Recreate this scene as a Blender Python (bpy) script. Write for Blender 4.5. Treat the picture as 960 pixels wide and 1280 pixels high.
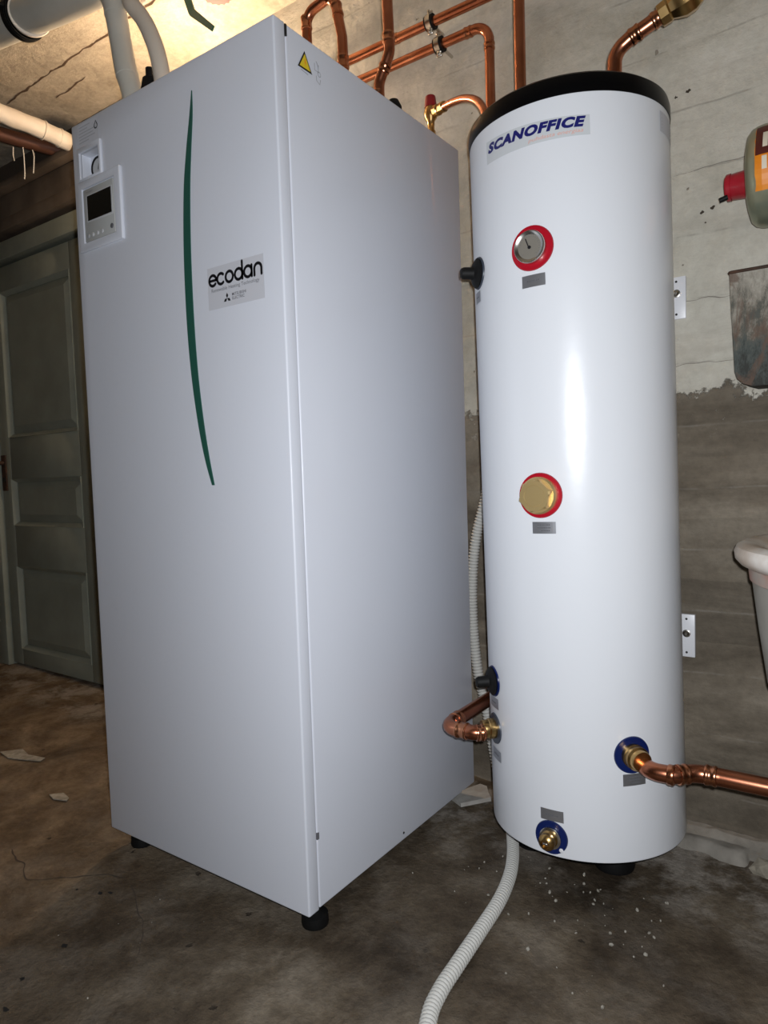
import bpy, bmesh, math, random
from mathutils import Vector, Matrix, Euler, noise

for o in list(bpy.data.objects):
    bpy.data.objects.remove(o, do_unlink=True)
S = bpy.context.scene
COL = S.collection
PI = math.pi
V = Vector

# ------------------------------------------------------------------ camera
cam_d = bpy.data.cameras.new('camera')
cam = bpy.data.objects.new('camera', cam_d)
COL.objects.link(cam)
cam.location = (.8075, -.8697, .8342)
cam.rotation_euler = (1.5115, .0326, .6156)
cam_d.sensor_fit = 'VERTICAL'
cam_d.sensor_height = 36.0
cam_d.lens = 864.93 / 1280 * 36.0
cam_d.clip_start = .02
S.camera = cam

# ------------------------------------------------------------------ world, lights, exposure
world = bpy.data.worlds.new('world')
S.world = world
world.use_nodes = True
world.node_tree.nodes['Background'].inputs[0].default_value = (.02, .02, .02, 1)
world.node_tree.nodes['Background'].inputs[1].default_value = .2
S.view_settings.view_transform = 'Standard'
S.view_settings.look = 'None'
S.view_settings.gamma = 1.0
S.view_settings.use_curve_mapping = False
S.view_settings.exposure = 0.0

# the phone's flash, right beside the lens
fl_d = bpy.data.lights.new('phone_flash', 'SPOT')
fl_d.energy = 66
fl_d.color = (.93, .955, 1.0)
fl_d.spot_size = math.radians(170)
fl_d.spot_blend = .7
fl_d.shadow_soft_size = .008
fl = bpy.data.objects.new('phone_flash', fl_d)
COL.objects.link(fl)
MC = Euler((1.5115, .0326, .6156)).to_matrix()
fl.location = V((.8075, -.8697, .8342)) + MC @ V((.018, .022, 0))
fl.rotation_euler = (1.5115, .0326, .6156)

# ------------------------------------------------------------------ materials
M = {}
def rgb(c):
    return (c[0], c[1], c[2], 1)
def new_mat(name):
    m = bpy.data.materials.new(name)
    m.use_nodes = True
    M[name] = m
    return m, m.node_tree.nodes, m.node_tree.links, m.node_tree.nodes['Principled BSDF']
def mat(name, col, rough=.5, metal=0, col2=None, nscale=8, bump=0, bscale=60, coat=0, emit=0, spec=.5, detail=6):
    m, N, L, b = new_mat(name)
    b.inputs['Base Color'].default_value = rgb(col)
    b.inputs['Roughness'].default_value = rough
    b.inputs['Metallic'].default_value = metal
    b.inputs['Specular IOR Level'].default_value = spec
    b.inputs['Coat Weight'].default_value = coat
    tc = N.new('ShaderNodeTexCoord')
    if col2:
        nz = N.new('ShaderNodeTexNoise'); nz.inputs['Scale'].default_value = nscale; nz.inputs['Detail'].default_value = detail
        L.new(tc.outputs['Object'], nz.inputs['Vector'])
        rp = N.new('ShaderNodeValToRGB')
        rp.color_ramp.elements[0].position = .35; rp.color_ramp.elements[0].color = rgb(col)
        rp.color_ramp.elements[1].position = .65; rp.color_ramp.elements[1].color = rgb(col2)
        L.new(nz.outputs['Fac'], rp.inputs['Fac']); L.new(rp.outputs['Color'], b.inputs['Base Color'])
    if bump:
        nb = N.new('ShaderNodeTexNoise'); nb.inputs['Scale'].default_value = bscale; nb.inputs['Detail'].default_value = 5
        L.new(tc.outputs['Object'], nb.inputs['Vector'])
        bp = N.new('ShaderNodeBump'); bp.inputs['Strength'].default_value = bump; bp.inputs['Distance'].default_value = .004
        L.new(nb.outputs['Fac'], bp.inputs['Height']); L.new(bp.outputs['Normal'], b.inputs['Normal'])
    if emit:
        b.inputs['Emission Color'].default_value = rgb(col); b.inputs['Emission Strength'].default_value = emit
    return m

mat('cabinet_white', (.62, .645, .705), .42, bump=.05, bscale=5, coat=.15)
mat('cabinet_edge', (.72, .73, .76), .35)
mat('bezel_grey', (.50, .51, .52), .45)
mat('controller_grey', (.42, .43, .42), .4)
mat('screen_black', (.006, .006, .005), .25)
mat('dark_line', (.01, .01, .01), .6)
mat('swoosh_green', (.018, .085, .062), .4)
mat('sticker_grey', (.55, .56, .60), .4)
mat('sticker_clear', (.60, .63, .65), .3)
mat('print_black', (.006, .006, .008), .45)
mat('print_grey', (.12, .12, .13), .5)
mat('print_faint', (.33, .34, .36), .5)
mat('print_navy', (.012, .014, .14), .35)
mat('print_orange', (.75, .38, .30), .4)
mat('warn_yellow', (.70, .52, .02), .45)
mat('rubber', (.004, .004, .004), .6, bump=.1, spec=.25)
mat('tank_white', (.76, .785, .82), .29, bump=.06, bscale=45, coat=.08)
mat('cap_black', (.002, .002, .0024), .3, bump=.03, bscale=30, spec=.15)
mat('ring_red', (.40, .006, .018), .25)
mat('ring_blue', (.004, .013, .085), .25)
mat('ring_slate', (.045, .055, .075), .35)
mat('foil_label', (.42, .43, .46), .38, metal=.85)
mat('steel', (.62, .60, .56), .25, metal=1)
mat('dial_face', (.21, .195, .165), .3)
mat('glass_dull', (.8, .8, .8), .1)
mat('brass_plug', (.80, .60, .28), .42, metal=.9)
mat('brass', (.60, .40, .17), .28, metal=1, col2=(.48, .31, .12), nscale=30, bump=.05)
mat('copper', (.58, .235, .135), .27, metal=1, col2=(.42, .15, .08), nscale=14, bump=.04, bscale=40)
mat('copper_fit', (.62, .28, .155), .24, metal=1, col2=(.48, .19, .10), nscale=25, bump=.05, bscale=60)
mat('copper_old', (.13, .052, .03), .55, metal=.4, col2=(.08, .04, .027), nscale=10, bump=.2)
mat('hose_white', (.50, .495, .46), .6)
mat('insul_white', (.78, .72, .62), .6, col2=(.70, .62, .52), nscale=12, bump=.3, bscale=25)
mat('insul_grey', (.50, .49, .44), .33, col2=(.43, .42, .37), nscale=6, bump=.25, bscale=18)
mat('insul_beige', (.60, .54, .46), .5, bump=.15, bscale=20)
mat('wire_white', (.65, .62, .55), .5)
mat('valve_green', (.02, .10, .065), .4)
mat('wheel_red', (.22, .035, .02), .5, col2=(.14, .03, .02), nscale=30)
mat('cap_red', (.40, .012, .025), .28, col2=(.30, .012, .02), nscale=20)
mat('safety_red', (.22, .008, .012), .4)
mat('plate_white', (.72, .73, .76), .35)
mat('canister_green', (.24, .28, .21), .34, metal=.6, col2=(.46, .42, .27), nscale=9, bump=.12, bscale=30)
mat('label_orange', (.80, .27, .01), .4, col2=(.70, .20, .01), nscale=25)
mat('label_brown', (.11, .015, .008), .45, col2=(.07, .012, .008), nscale=25)
mat('label_cream', (.70, .62, .48), .5)
mat('mortar', (.27, .25, .215), .95, col2=(.17, .155, .13), nscale=18, bump=.6, bscale=60)
mat('tile_chip', (.42, .41, .38), .8, col2=(.33, .31, .28), nscale=40, bump=.2)
mat('paint_flake', (.38, .36, .31), .9, col2=(.24, .22, .18), nscale=60)
mat('stone', (.30, .27, .21), .9, col2=(.20, .18, .14), nscale=40, bump=.5)
mat('door_paint', (.270, .290, .240), .45, col2=(.225, .240, .195), nscale=7, bump=.12, bscale=25)
mat('door_mould', (.30, .32, .265), .45, col2=(.25, .27, .22), nscale=9, bump=.1)
mat('rust', (.10, .045, .025), .7, metal=.3, col2=(.05, .03, .02), nscale=30, bump=.3)
mat('old_wood', (.16, .12, .085), .8, col2=(.09, .066, .046), nscale=6, bump=.4, bscale=40)
mat('lamp_base', (.55, .53, .50), .5)
mat('bulb', (1, .73, .49), .4, emit=640)

# ---- concrete surfaces
def nd(N, t, **kw):
    n = N.new(t)
    for k, v in kw.items():
        setattr(n, k, v)
    return n
def noise_n(N, L, src, scale, detail=6, rough=.6, dist=0):
    n = N.new('ShaderNodeTexNoise')
    n.inputs['Scale'].default_value = scale; n.inputs['Detail'].default_value = detail
    n.inputs['Roughness'].default_value = rough; n.inputs['Distortion'].default_value = dist
    L.new(src, n.inputs['Vector'])
    return n.outputs['Fac']
def ramp(N, L, src, stops):
    r = N.new('ShaderNodeValToRGB'); e = r.color_ramp.elements
    while len(e) < len(stops): e.new(.5)
    for i, (p, c) in enumerate(stops):
        e[i].position = p; e[i].color = rgb(c) if len(c) == 3 else c
    L.new(src, r.inputs['Fac'])
    return r.outputs['Color']
def mathn(N, L, op, a, b=None, clamp=False):
    n = N.new('ShaderNodeMath'); n.operation = op; n.use_clamp = clamp
    for i, x in enumerate((a, b)):
        if x is None: continue
        if isinstance(x, (int, float)): n.inputs[i].default_value = x
        else: L.new(x, n.inputs[i])
    return n.outputs[0]
def mix(N, L, f, a, b, mode='MIX'):
    n = N.new('ShaderNodeMix'); n.data_type = 'RGBA'; n.blend_type = mode
    if isinstance(f, (int, float)): n.inputs[0].default_value = f
    else: L.new(f, n.inputs[0])
    for i, x in ((6, a), (7, b)):
        if isinstance(x, tuple): n.inputs[i].default_value = rgb(x)
        else: L.new(x, n.inputs[i])
    return n.outputs[2]
def smooth(N, L, src, a, b):
    n = N.new('ShaderNodeMapRange'); n.interpolation_type = 'SMOOTHSTEP'
    n.inputs[1].default_value = a; n.inputs[2].default_value = b
    L.new(src, n.inputs[0])
    return n.outputs[0]

def wall_material():
    m, N, L, b = new_mat('wall_concrete')
    tc = N.new('ShaderNodeTexCoord'); P = tc.outputs['Object']
    sp = N.new('ShaderNodeSeparateXYZ'); L.new(P, sp.inputs[0])
    mp = N.new('ShaderNodeMapping'); mp.inputs['Scale'].default_value = (.35, 1, 1.6); L.new(P, mp.inputs['Vector'])
    # bare board-marked concrete
    n1 = noise_n(N, L, mp.outputs[0], 4, 8, .62, .4)
    bare = ramp(N, L, n1, [(.36, (.088, .072, .052)), (.5, (.155, .131, .099)), (.64, (.24, .21, .165))])
    n2 = noise_n(N, L, P, 55, 4, .7)
    bare = mix(N, L, .35, bare, ramp(N, L, n2, [(.3, (.3, .3, .3)), (.7, (.72, .72, .72))]), 'OVERLAY')
    # old whitewash above a ragged line
    n3 = noise_n(N, L, P, 3, 8, .65, .3)
    paint = ramp(N, L, n3, [(.36, (.385, .362, .298)), (.5, (.495, .472, .40)), (.66, (.58, .555, .48))])
    paint = mix(N, L, .25, paint, ramp(N, L, n2, [(.3, (.32, .32, .32)), (.7, (.68, .68, .68))]), 'OVERLAY')
    zz = mathn(N, L, 'ADD', sp.outputs['Z'], mathn(N, L, 'MULTIPLY', mathn(N, L, 'SUBTRACT', noise_n(N, L, P, 2.2, 5, .6), .5), .03))
    fr = mathn(N, L, 'FRACT', mathn(N, L, 'DIVIDE', mathn(N, L, 'ADD', zz, .0265), .1333))
    dd = mathn(N, L, 'ABSOLUTE', mathn(N, L, 'SUBTRACT', fr, .5))
    seam = mathn(N, L, 'MULTIPLY', smooth(N, L, dd, .475, .497), smooth(N, L, noise_n(N, L, P, 9, 5, .7), .40, .62))  # board seams; the shading of their relief is put into the colour
    grime = smooth(N, L, noise_n(N, L, mp.outputs[0], 7, 7, .7, .6), .50, .68)
    paint = mix(N, L, mathn(N, L, 'MULTIPLY', grime, .35), paint, (.33, .30, .25))
    paint = mix(N, L, mathn(N, L, 'MULTIPLY', seam, .55), paint, (.24, .22, .185))
    band = N.new('ShaderNodeTexWhiteNoise'); band.noise_dimensions = '1D'
    L.new(mathn(N, L, 'FLOOR', mathn(N, L, 'DIVIDE', mathn(N, L, 'ADD', zz, .0932), .1333)), band.inputs['W'])
    bare = mix(N, L, .45, bare, ramp(N, L, band.outputs['Value'], [(0, (.30, .29, .27)), (1, (.66, .65, .63))]), 'OVERLAY')
    paint = mix(N, L, .14, paint, ramp(N, L, band.outputs['Value'], [(0, (.33, .33, .33)), (1, (.64, .64, .64))]), 'OVERLAY')
    bare = mix(N, L, mathn(N, L, 'MULTIPLY', seam, .28), bare, (.34, .32, .28))
    rag = noise_n(N, L, P, 16, 8, .75)
    edge = mathn(N, L, 'ADD', sp.outputs['Z'], mathn(N, L, 'MULTIPLY', mathn(N, L, 'SUBTRACT', rag, .5), .16))
    mask = smooth(N, L, edge, .975, .985)
    flakes = smooth(N, L, noise_n(N, L, P, 24, 6, .7), .61, .63)
    low = smooth(N, L, sp.outputs['Z'], .87, .97)
    mask = mathn(N, L, 'MAXIMUM', mask, mathn(N, L, 'MULTIPLY', flakes, mathn(N, L, 'MULTIPLY', low, .8)))
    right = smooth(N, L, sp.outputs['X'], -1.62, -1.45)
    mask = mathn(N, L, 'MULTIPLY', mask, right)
    # small chips knocked out of the paint
    vo = N.new('ShaderNodeTexVoronoi'); vo.inputs['Scale'].default_value = 15; L.new(P, vo.inputs['Vector'])
    wob = mathn(N, L, 'ADD', vo.outputs['Distance'], mathn(N, L, 'MULTIPLY', mathn(N, L, 'SUBTRACT', noise_n(N, L, P, 90, 3), .5), .25))
    chip = mathn(N, L, 'SUBTRACT', 1, smooth(N, L, wob, .03, .05))
    mask = mathn(N, L, 'MULTIPLY', mask, mathn(N, L, 'SUBTRACT', 1, mathn(N, L, 'MULTIPLY', chip, .8)))
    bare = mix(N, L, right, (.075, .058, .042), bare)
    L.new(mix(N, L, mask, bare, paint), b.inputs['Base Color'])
    b.inputs['Roughness'].default_value = .9
    h = mathn(N, L, 'ADD', mathn(N, L, 'MULTIPLY', n2, .5), mathn(N, L, 'ADD', mathn(N, L, 'MULTIPLY', mask, .5), n1))
    bp = N.new('ShaderNodeBump'); bp.inputs['Strength'].default_value = .8; bp.inputs['Distance'].default_value = .007
    L.new(h, bp.inputs['Height']); L.new(bp.outputs['Normal'], b.inputs['Normal'])
wall_material()

def ceil_material():
    m, N, L, b = new_mat('ceiling_concrete')
    tc = N.new('ShaderNodeTexCoord'); P = tc.outputs['Object']
    n1 = noise_n(N, L, P, 5, 8, .65, .5)
    c = ramp(N, L, n1, [(.3, (.33, .28, .21)), (.55, (.45, .39, .30)), (.75, (.52, .46, .37))])
    n2 = noise_n(N, L, P, 45, 5, .7)
    c = mix(N, L, .45, c, ramp(N, L, n2, [(.3, (.3, .3, .3)), (.7, (.7, .7, .7))]), 'OVERLAY')
    L.new(c, b.inputs['Base Color']); b.inputs['Roughness'].default_value = .95
    bp = N.new('ShaderNodeBump'); bp.inputs['Strength'].default_value = .7; bp.inputs['Distance'].default_value = .008
    L.new(mathn(N, L, 'ADD', n1, n2), bp.inputs['Height']); L.new(bp.outputs['Normal'], b.inputs['Normal'])
ceil_material()

def floor_material():
    m, N, L, b = new_mat('floor_concrete')
    tc = N.new('ShaderNodeTexCoord'); P = tc.outputs['Object']
    sp = N.new('ShaderNodeSeparateXYZ'); L.new(P, sp.inputs[0])
    n1 = noise_n(N, L, P, 3.2, 9, .66, .15)
    c = ramp(N, L, n1, [(.36, (.030, .021, .0125)), (.45, (.064, .047, .030)), (.54, (.104, .080, .053)), (.66, (.19, .157, .114))])
    # browner and paler towards the door
    door_tone = ramp(N, L, noise_n(N, L, P, 4.5, 8, .65, .4), [(.36, (.060, .038, .021)), (.5, (.135, .093, .055)), (.64, (.27, .205, .135))])
    left = smooth(N, L, mathn(N, L, 'ADD', sp.outputs['X'], mathn(N, L, 'MULTIPLY', n1, .6)), .10, -.55)
    c = mix(N, L, mathn(N, L, 'MULTIPLY', left, .85), c, door_tone)
    # pale cement dust and patches
    n3 = noise_n(N, L, P, 7, 8, .72, .2)
    near_wall = smooth(N, L, mathn(N, L, 'ADD', sp.outputs['Y'], mathn(N, L, 'MULTIPLY', n1, .2)), .46, .68)
    patch = mathn(N, L, 'MULTIPLY', smooth(N, L, n3, .44, .62), mathn(N, L, 'ADD', mathn(N, L, 'MULTIPLY', near_wall, .80), .16))
    c = mix(N, L, patch, c, (.27, .242, .205))
    # dark pits
    vo = N.new('ShaderNodeTexVoronoi'); vo.inputs['Scale'].default_value = 11; L.new(P, vo.inputs['Vector'])
    pw = mathn(N, L, 'ADD', vo.outputs['Distance'], mathn(N, L, 'MULTIPLY', mathn(N, L, 'SUBTRACT', noise_n(N, L, P, 60, 4), .5), .35))
    pit = mathn(N, L, 'SUBTRACT', 1, smooth(N, L, pw, .02, .07))
    c = mix(N, L, mathn(N, L, 'MULTIPLY', pit, .7), c, (.025, .018, .012))
    # dark stains
    st = smooth(N, L, noise_n(N, L, P, 2.1, 6, .6, 1.2), .62, .72)
    c = mix(N, L, mathn(N, L, 'MULTIPLY', st, .55), c, (.05, .036, .025))
    n2 = noise_n(N, L, P, 70, 5, .72)
    c = mix(N, L, .5, c, ramp(N, L, n2, [(.3, (.28, .28, .28)), (.7, (.72, .72, .72))]), 'OVERLAY')
    L.new(c, b.inputs['Base Color'])
    L.new(ramp(N, L, n1, [(.3, (.62, .62, .62)), (.7, (.9, .9, .9))]), b.inputs['Roughness'])
    b.inputs['Specular IOR Level'].default_value = .3
    bp = N.new('ShaderNodeBump'); bp.inputs['Strength'].default_value = .7; bp.inputs['Distance'].default_value = .007
    L.new(mathn(N, L, 'ADD', mathn(N, L, 'MULTIPLY', n2, .8), mathn(N, L, 'SUBTRACT', n3, mathn(N, L, 'MULTIPLY', pit, .6))), bp.inputs['Height']); L.new(bp.outputs['Normal'], b.inputs['Normal'])
floor_material()

def flaky_material():
    m, N, L, b = new_mat('flaky_tin')
    tc = N.new('ShaderNodeTexCoord'); P = tc.outputs['Object']
    sp = N.new('ShaderNodeSeparateXYZ'); L.new(P, sp.inputs[0])
    mp = N.new('ShaderNodeMapping'); mp.inputs['Scale'].default_value = (1.6, 1, .7); L.new(P, mp.inputs['Vector'])
    n1 = noise_n(N, L, mp.outputs[0], 34, 9, .78, .2)
    z = mathn(N, L, 'ADD', n1, mathn(N, L, 'MULTIPLY', mathn(N, L, 'SUBTRACT', sp.outputs['Z'], .105), 2.1))
    c = ramp(N, L, z, [(.30, (.025, .027, .022)), (.42, (.065, .078, .070)), (.52, (.10, .095, .075)), (.62, (.23, .21, .17)), (.80, (.40, .37, .31))])
    rust = smooth(N, L, noise_n(N, L, mp.outputs[0], 9, 7, .65, 1.0), .52, .60)
    c = mix(N, L, mathn(N, L, 'MULTIPLY', rust, .75), c, (.12, .07, .045))
    L.new(c, b.inputs['Base Color']); b.inputs['Roughness'].default_value = .7
    bp = N.new('ShaderNodeBump'); bp.inputs['Strength'].default_value = .5; bp.inputs['Distance'].default_value = .004
    L.new(n1, bp.inputs['Height']); L.new(bp.outputs['Normal'], b.inputs['Normal'])
flaky_material()
mat('tub_body', (.40, .385, .34), .45, col2=(.30, .28, .24), nscale=9, bump=.15, bscale=25)
mat('tub_rim', (.74, .70, .64), .35, col2=(.50, .40, .31), nscale=13, bump=.15, bscale=25)
mat('tub_band', (.40, .16, .11), .6, col2=(.38, .33, .28), nscale=14)

# ------------------------------------------------------------------ helpers
def link(name, me, material=None, parent=None, smooth=False):
    o = bpy.data.objects.new(name, me)
    COL.objects.link(o)
    if material:
        me.materials.clear(); me.materials.append(M[material])
    if parent: o.parent = parent
    if smooth:
        for p in me.polygons: p.use_smooth = True
    return o
def tag(o, label, cat, group=None, kind=None):
    o['label'] = label; o['category'] = cat
    if group: o['group'] = group
    if kind: o['kind'] = kind
    return o
def struct(o, label=None):
    o['kind'] = 'structure'
    if label: o['label'] = label
    return o
def thing(name, loc, label, cat, group=None, rot=(0, 0, 0)):
    o = bpy.data.objects.new(name, None)
    o.empty_display_size = .05
    COL.objects.link(o)
    o.location = loc; o.rotation_euler = rot
    return tag(o, label, cat, group)
def mesh(vs, fs):
    me = bpy.data.meshes.new('m')
    me.from_pydata([tuple(v) for v in vs], [], fs)
    me.update()
    return me
def from_bm(bm):
    me = bpy.data.meshes.new('m'); bmesh.ops.recalc_face_normals(bm, faces=bm.faces[:])
    bm.to_mesh(me); bm.free(); return me
def smooth_by_angle(me, deg=35):
    for p in me.polygons: p.use_smooth = True
    bm = bmesh.new(); bm.from_mesh(me)
    for e in bm.edges:
        if len(e.link_faces) == 2 and e.calc_face_angle(0) > math.radians(deg): e.smooth = False
    bm.to_mesh(me); bm.free(); return me
def box(x0, x1, y0, y1, z0, z1, bev=0, seg=2):
    bm = bmesh.new()
    bmesh.ops.create_cube(bm, size=1)
    for v in bm.verts:
        v.co = V((x0 + (v.co.x + .5) * (x1 - x0), y0 + (v.co.y + .5) * (y1 - y0), z0 + (v.co.z + .5) * (z1 - z0)))
    if bev:
        bmesh.ops.bevel(bm, geom=bm.edges[:] + bm.verts[:], offset=bev, segments=seg, profile=.5, affect='EDGES')
    return smooth_by_angle(from_bm(bm), 40)
def lathe(prof, n=48, closed_top=True, mtx=None):
    """profile [(r,z)] spun about z"""
    vs, fs = [], []
    for r, z in prof:
        for i in range(n):
            a = 2 * PI * i / n; vs.append(V((r * math.cos(a), r * math.sin(a), z)))
    for k in range(len(prof) - 1):
        for i in range(n):
            j = (i + 1) % n
            fs.append((k * n + i, k * n + j, (k + 1) * n + j, (k + 1) * n + i))
    if prof[0][0] > 1e-5: fs.append(tuple(range(n))[::-1])
    if prof[-1][0] > 1e-5: fs.append(tuple((len(prof) - 1) * n + i for i in range(n)))
    if mtx: vs = [mtx @ v for v in vs]
    me = mesh(vs, fs)
    bm = bmesh.new(); bm.from_mesh(me); bmesh.ops.remove_doubles(bm, verts=bm.verts[:], dist=1e-6)
    bmesh.ops.recalc_face_normals(bm, faces=bm.faces[:]); bm.to_mesh(me); bm.free()
    return smooth_by_angle(me, 35)
def frame_to(d, at):
    """matrix with local z along d, origin at"""
    d = V(d).normalized()
    q = d.to_track_quat('Z', 'Y')
    return Matrix.Translation(V(at)) @ q.to_matrix().to_4x4()
def fillet(pts, rad, seg=7):
    pts = [V(p) for p in pts]
    if not isinstance(rad, (list, tuple)): rad = [rad] * len(pts)
    out = [pts[0]]
    for i in range(1, len(pts) - 1):
        a, b, c = pts[i - 1], pts[i], pts[i + 1]
        u = (a - b); w = (c - b); lu, lw = u.length, w.length
        u.normalize(); w.normalize()
        ang = u.angle(w)
        if ang > PI - .02: out.append(b); continue
        t = min(rad[i] / math.tan(ang / 2), lu * .49, lw * .49)
        p, q = b + u * t, b + w * t
        for k in range(seg + 1):
            s = k / seg
            out.append((1 - s) ** 2 * p + 2 * s * (1 - s) * (b * .5 + (p + q) * .25 * 1.0 + (b - (p + q) * .5) * .17) + s * s * q)
    out.append(pts[-1])
    return out
def tube(path, r, n=16, caps=True):
    path = [V(p) for p in path]
    m = len(path)
    rs = r if isinstance(r, (list, tuple)) else [r] * m
    vs, fs = [], []
    t0 = (path[1] - path[0]).normalized()
    ref = V((0, 0, 1)) if abs(t0.z) < .9 else V((1, 0, 0))
    nrm = (ref - t0 * ref.dot(t0)).normalized()
    pt = t0
    for i in range(m):
        if i == 0: t = t0
        elif i == m - 1: t = (path[i] - path[i - 1]).normalized()
        else: t = ((path[i + 1] - path[i]).normalized() + (path[i] - path[i - 1]).normalized()).normalized()
        q = pt.rotation_difference(t); nrm = q @ nrm; nrm = (nrm - t * nrm.dot(t)).normalized(); pt = t
        bn = t.cross(nrm)
        for k in range(n):
            a = 2 * PI * k / n
            vs.append(path[i] + (nrm * math.cos(a) + bn * math.sin(a)) * rs[i])
    for i in range(m - 1):
        for k in range(n):
            j = (k + 1) % n
            fs.append((i * n + k, i * n + j, (i + 1) * n + j, (i + 1) * n + k))
    if caps:
        fs.append(tuple(range(n))[::-1]); fs.append(tuple((m - 1) * n + k for k in range(n)))
    return smooth_by_angle(mesh(vs, fs), 50)
def spline(pts, per=10):
    """Catmull-Rom through points (tuples of any length)"""
    pts = [list(p) for p in pts]
    P = [pts[0]] + pts + [pts[-1]]
    out = []
    for i in range(1, len(P) - 2):
        for k in range(per):
            t = k / per
            out.append([.5 * (2 * b + (c - a) * t + (2 * a - 5 * b + 4 * c - d) * t * t + (3 * b - a - 3 * c + d) * t ** 3)
                        for a, b, c, d in zip(P[i - 1], P[i], P[i + 1], P[i + 2])])
    out.append(pts[-1])
    return out
def sub(o, pts):
    return [V(p) - o.location for p in pts]
def collar(parent, at, d, r, w, material='copper_fit', name='fitting'):
    """capillary socket: sleeve with a bead on each rim; `at` local to parent"""
    pr = [(r * .93, -w / 2), (r * 1.03, -w / 2 + .0008), (r * 1.08, -w / 2 + .003), (r * 1.06, -w / 2 + .006), (r, -w / 2 + .0075),
          (r, w / 2 - .0075), (r * 1.06, w / 2 - .006), (r * 1.08, w / 2 - .003), (r * 1.03, w / 2 - .0008), (r * .93, w / 2)]
    return link(name, lathe(pr, 20, mtx=frame_to(d, at)), material, parent)
def apply_bool(o, cutter):
    md = o.modifiers.new('b', 'BOOLEAN'); md.object = cutter; md.operation = 'DIFFERENCE'; md.solver = 'EXACT'
    bpy.context.view_layer.update()
    dg = bpy.context.evaluated_depsgraph_get()
    me = bpy.data.meshes.new_from_object(o.evaluated_get(dg))
    o.modifiers.clear(); o.data = me
    bpy.data.objects.remove(cutter, do_unlink=True)
    smooth_by_angle(o.data, 30)

def text2d(body, w=None, h=None, shear=0, bold=0, space=1.0):
    cu = bpy.data.curves.new('t', 'FONT'); cu.body = body; cu.size = 1; cu.shear = shear; cu.offset = bold
    cu.space_character = space; cu.resolution_u = 4
    ob = bpy.data.objects.new('t', cu); COL.objects.link(ob)
    bpy.context.view_layer.update()
    me = bpy.data.meshes.new_from_object(ob.evaluated_get(bpy.context.evaluated_depsgraph_get()))
    bpy.data.objects.remove(ob, do_unlink=True)
    vs = [(v.co.x, v.co.y) for v in me.vertices]; fs = [tuple(p.vertices) for p in me.polygons]
    x0 = min(v[0] for v in vs); x1 = max(v[0] for v in vs); y0 = min(v[1] for v in vs); y1 = max(v[1] for v in vs)
    sx = (w / (x1 - x0)) if w else None; sy = (h / (y1 - y0)) if h else None
    sx = sx or sy; sy = sy or sx
    return [((x - x0) * sx, (y - y0) * sy) for x, y in vs], fs
def stroke2d(pts, w, closed=False, round_caps=True):
    """flat ribbon polygon along a polyline"""
    P = [V((p[0], p[1])) for p in pts]; n = len(P); L_, R_ = [], []
    for i in range(n):
        if closed: a, b = P[i - 1], P[(i + 1) % n]
        else: a, b = P[max(i - 1, 0)], P[min(i + 1, n - 1)]
        t = (b - a).normalized(); nn = V((-t.y, t.x)) * (w / 2)
        L_.append(P[i] + nn); R_.append(P[i] - nn)
    vs = [tuple(v) for v in L_ + R_]; fs = []
    m = n if closed else n - 1
    for i in range(m):
        j = (i + 1) % n; fs.append((i, n + i, n + j, j))
    if round_caps and not closed:
        for e, s in ((0, 1), (n - 1, -1)):
            c = P[e]; t = (P[1] - P[0]).normalized() if e == 0 else (P[-1] - P[-2]).normalized()
            d = -t if e == 0 else t
            base = len(vs); k = 8
            nn = V((-d.y, d.x))
            for q in range(k + 1):
                a = -PI / 2 + PI * q / k
                p = c + (d * math.cos(a) + nn * math.sin(a)) * w / 2
                vs.append((p.x, p.y))
            fs.append(tuple(base + q for q in range(k + 1)))
    return vs, fs
def merge2d(items):
    vs, fs = [], []
    for (v, f) in items:
        o = len(vs); vs += v; fs += [tuple(i + o for i in q) for q in f]
    return vs, fs
def arc(cx, cy, r, a0, a1, n=20, ry=None):
    return [(cx + r * math.cos(math.radians(a0 + (a1 - a0) * i / n)), cy + (ry or r) * math.sin(math.radians(a0 + (a1 - a0) * i / n))) for i in range(n + 1)]
def shift2d(it, dx, dy, s=1):
    return [(x * s + dx, y * s + dy) for x, y in it[0]], it[1]
def on_front(it, d=.0006):      # (u,v) -> cabinet front, local x,z ; normal -y
    return mesh([(u, -d, v) for u, v in it[0]], it[1])
def on_side(it, d=.0006):       # (u,v) -> cabinet right side, u = depth, normal +x
    return mesh([(d, u, v) for u, v in it[0]], it[1])
def solid2d(poly, t):
    """extrude a 2-D outline into ((u,v,depth)) verts"""
    n = len(poly)
    vs = [(u, v, 0) for u, v in poly] + [(u, v, t) for u, v in poly]
    fs = [tuple(range(n)), tuple(range(n, 2 * n))[::-1]] + [(i, i + n, (i + 1) % n + n, (i + 1) % n) for i in range(n)]
    return vs, fs
def fixed(me):
    bm = bmesh.new(); bm.from_mesh(me); bmesh.ops.recalc_face_normals(bm, faces=bm.faces[:]); bm.to_mesh(me); bm.free(); return me
nz = lambda x, y, z, s: noise.noise(V((x * s, y * s, z * s)))

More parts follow.
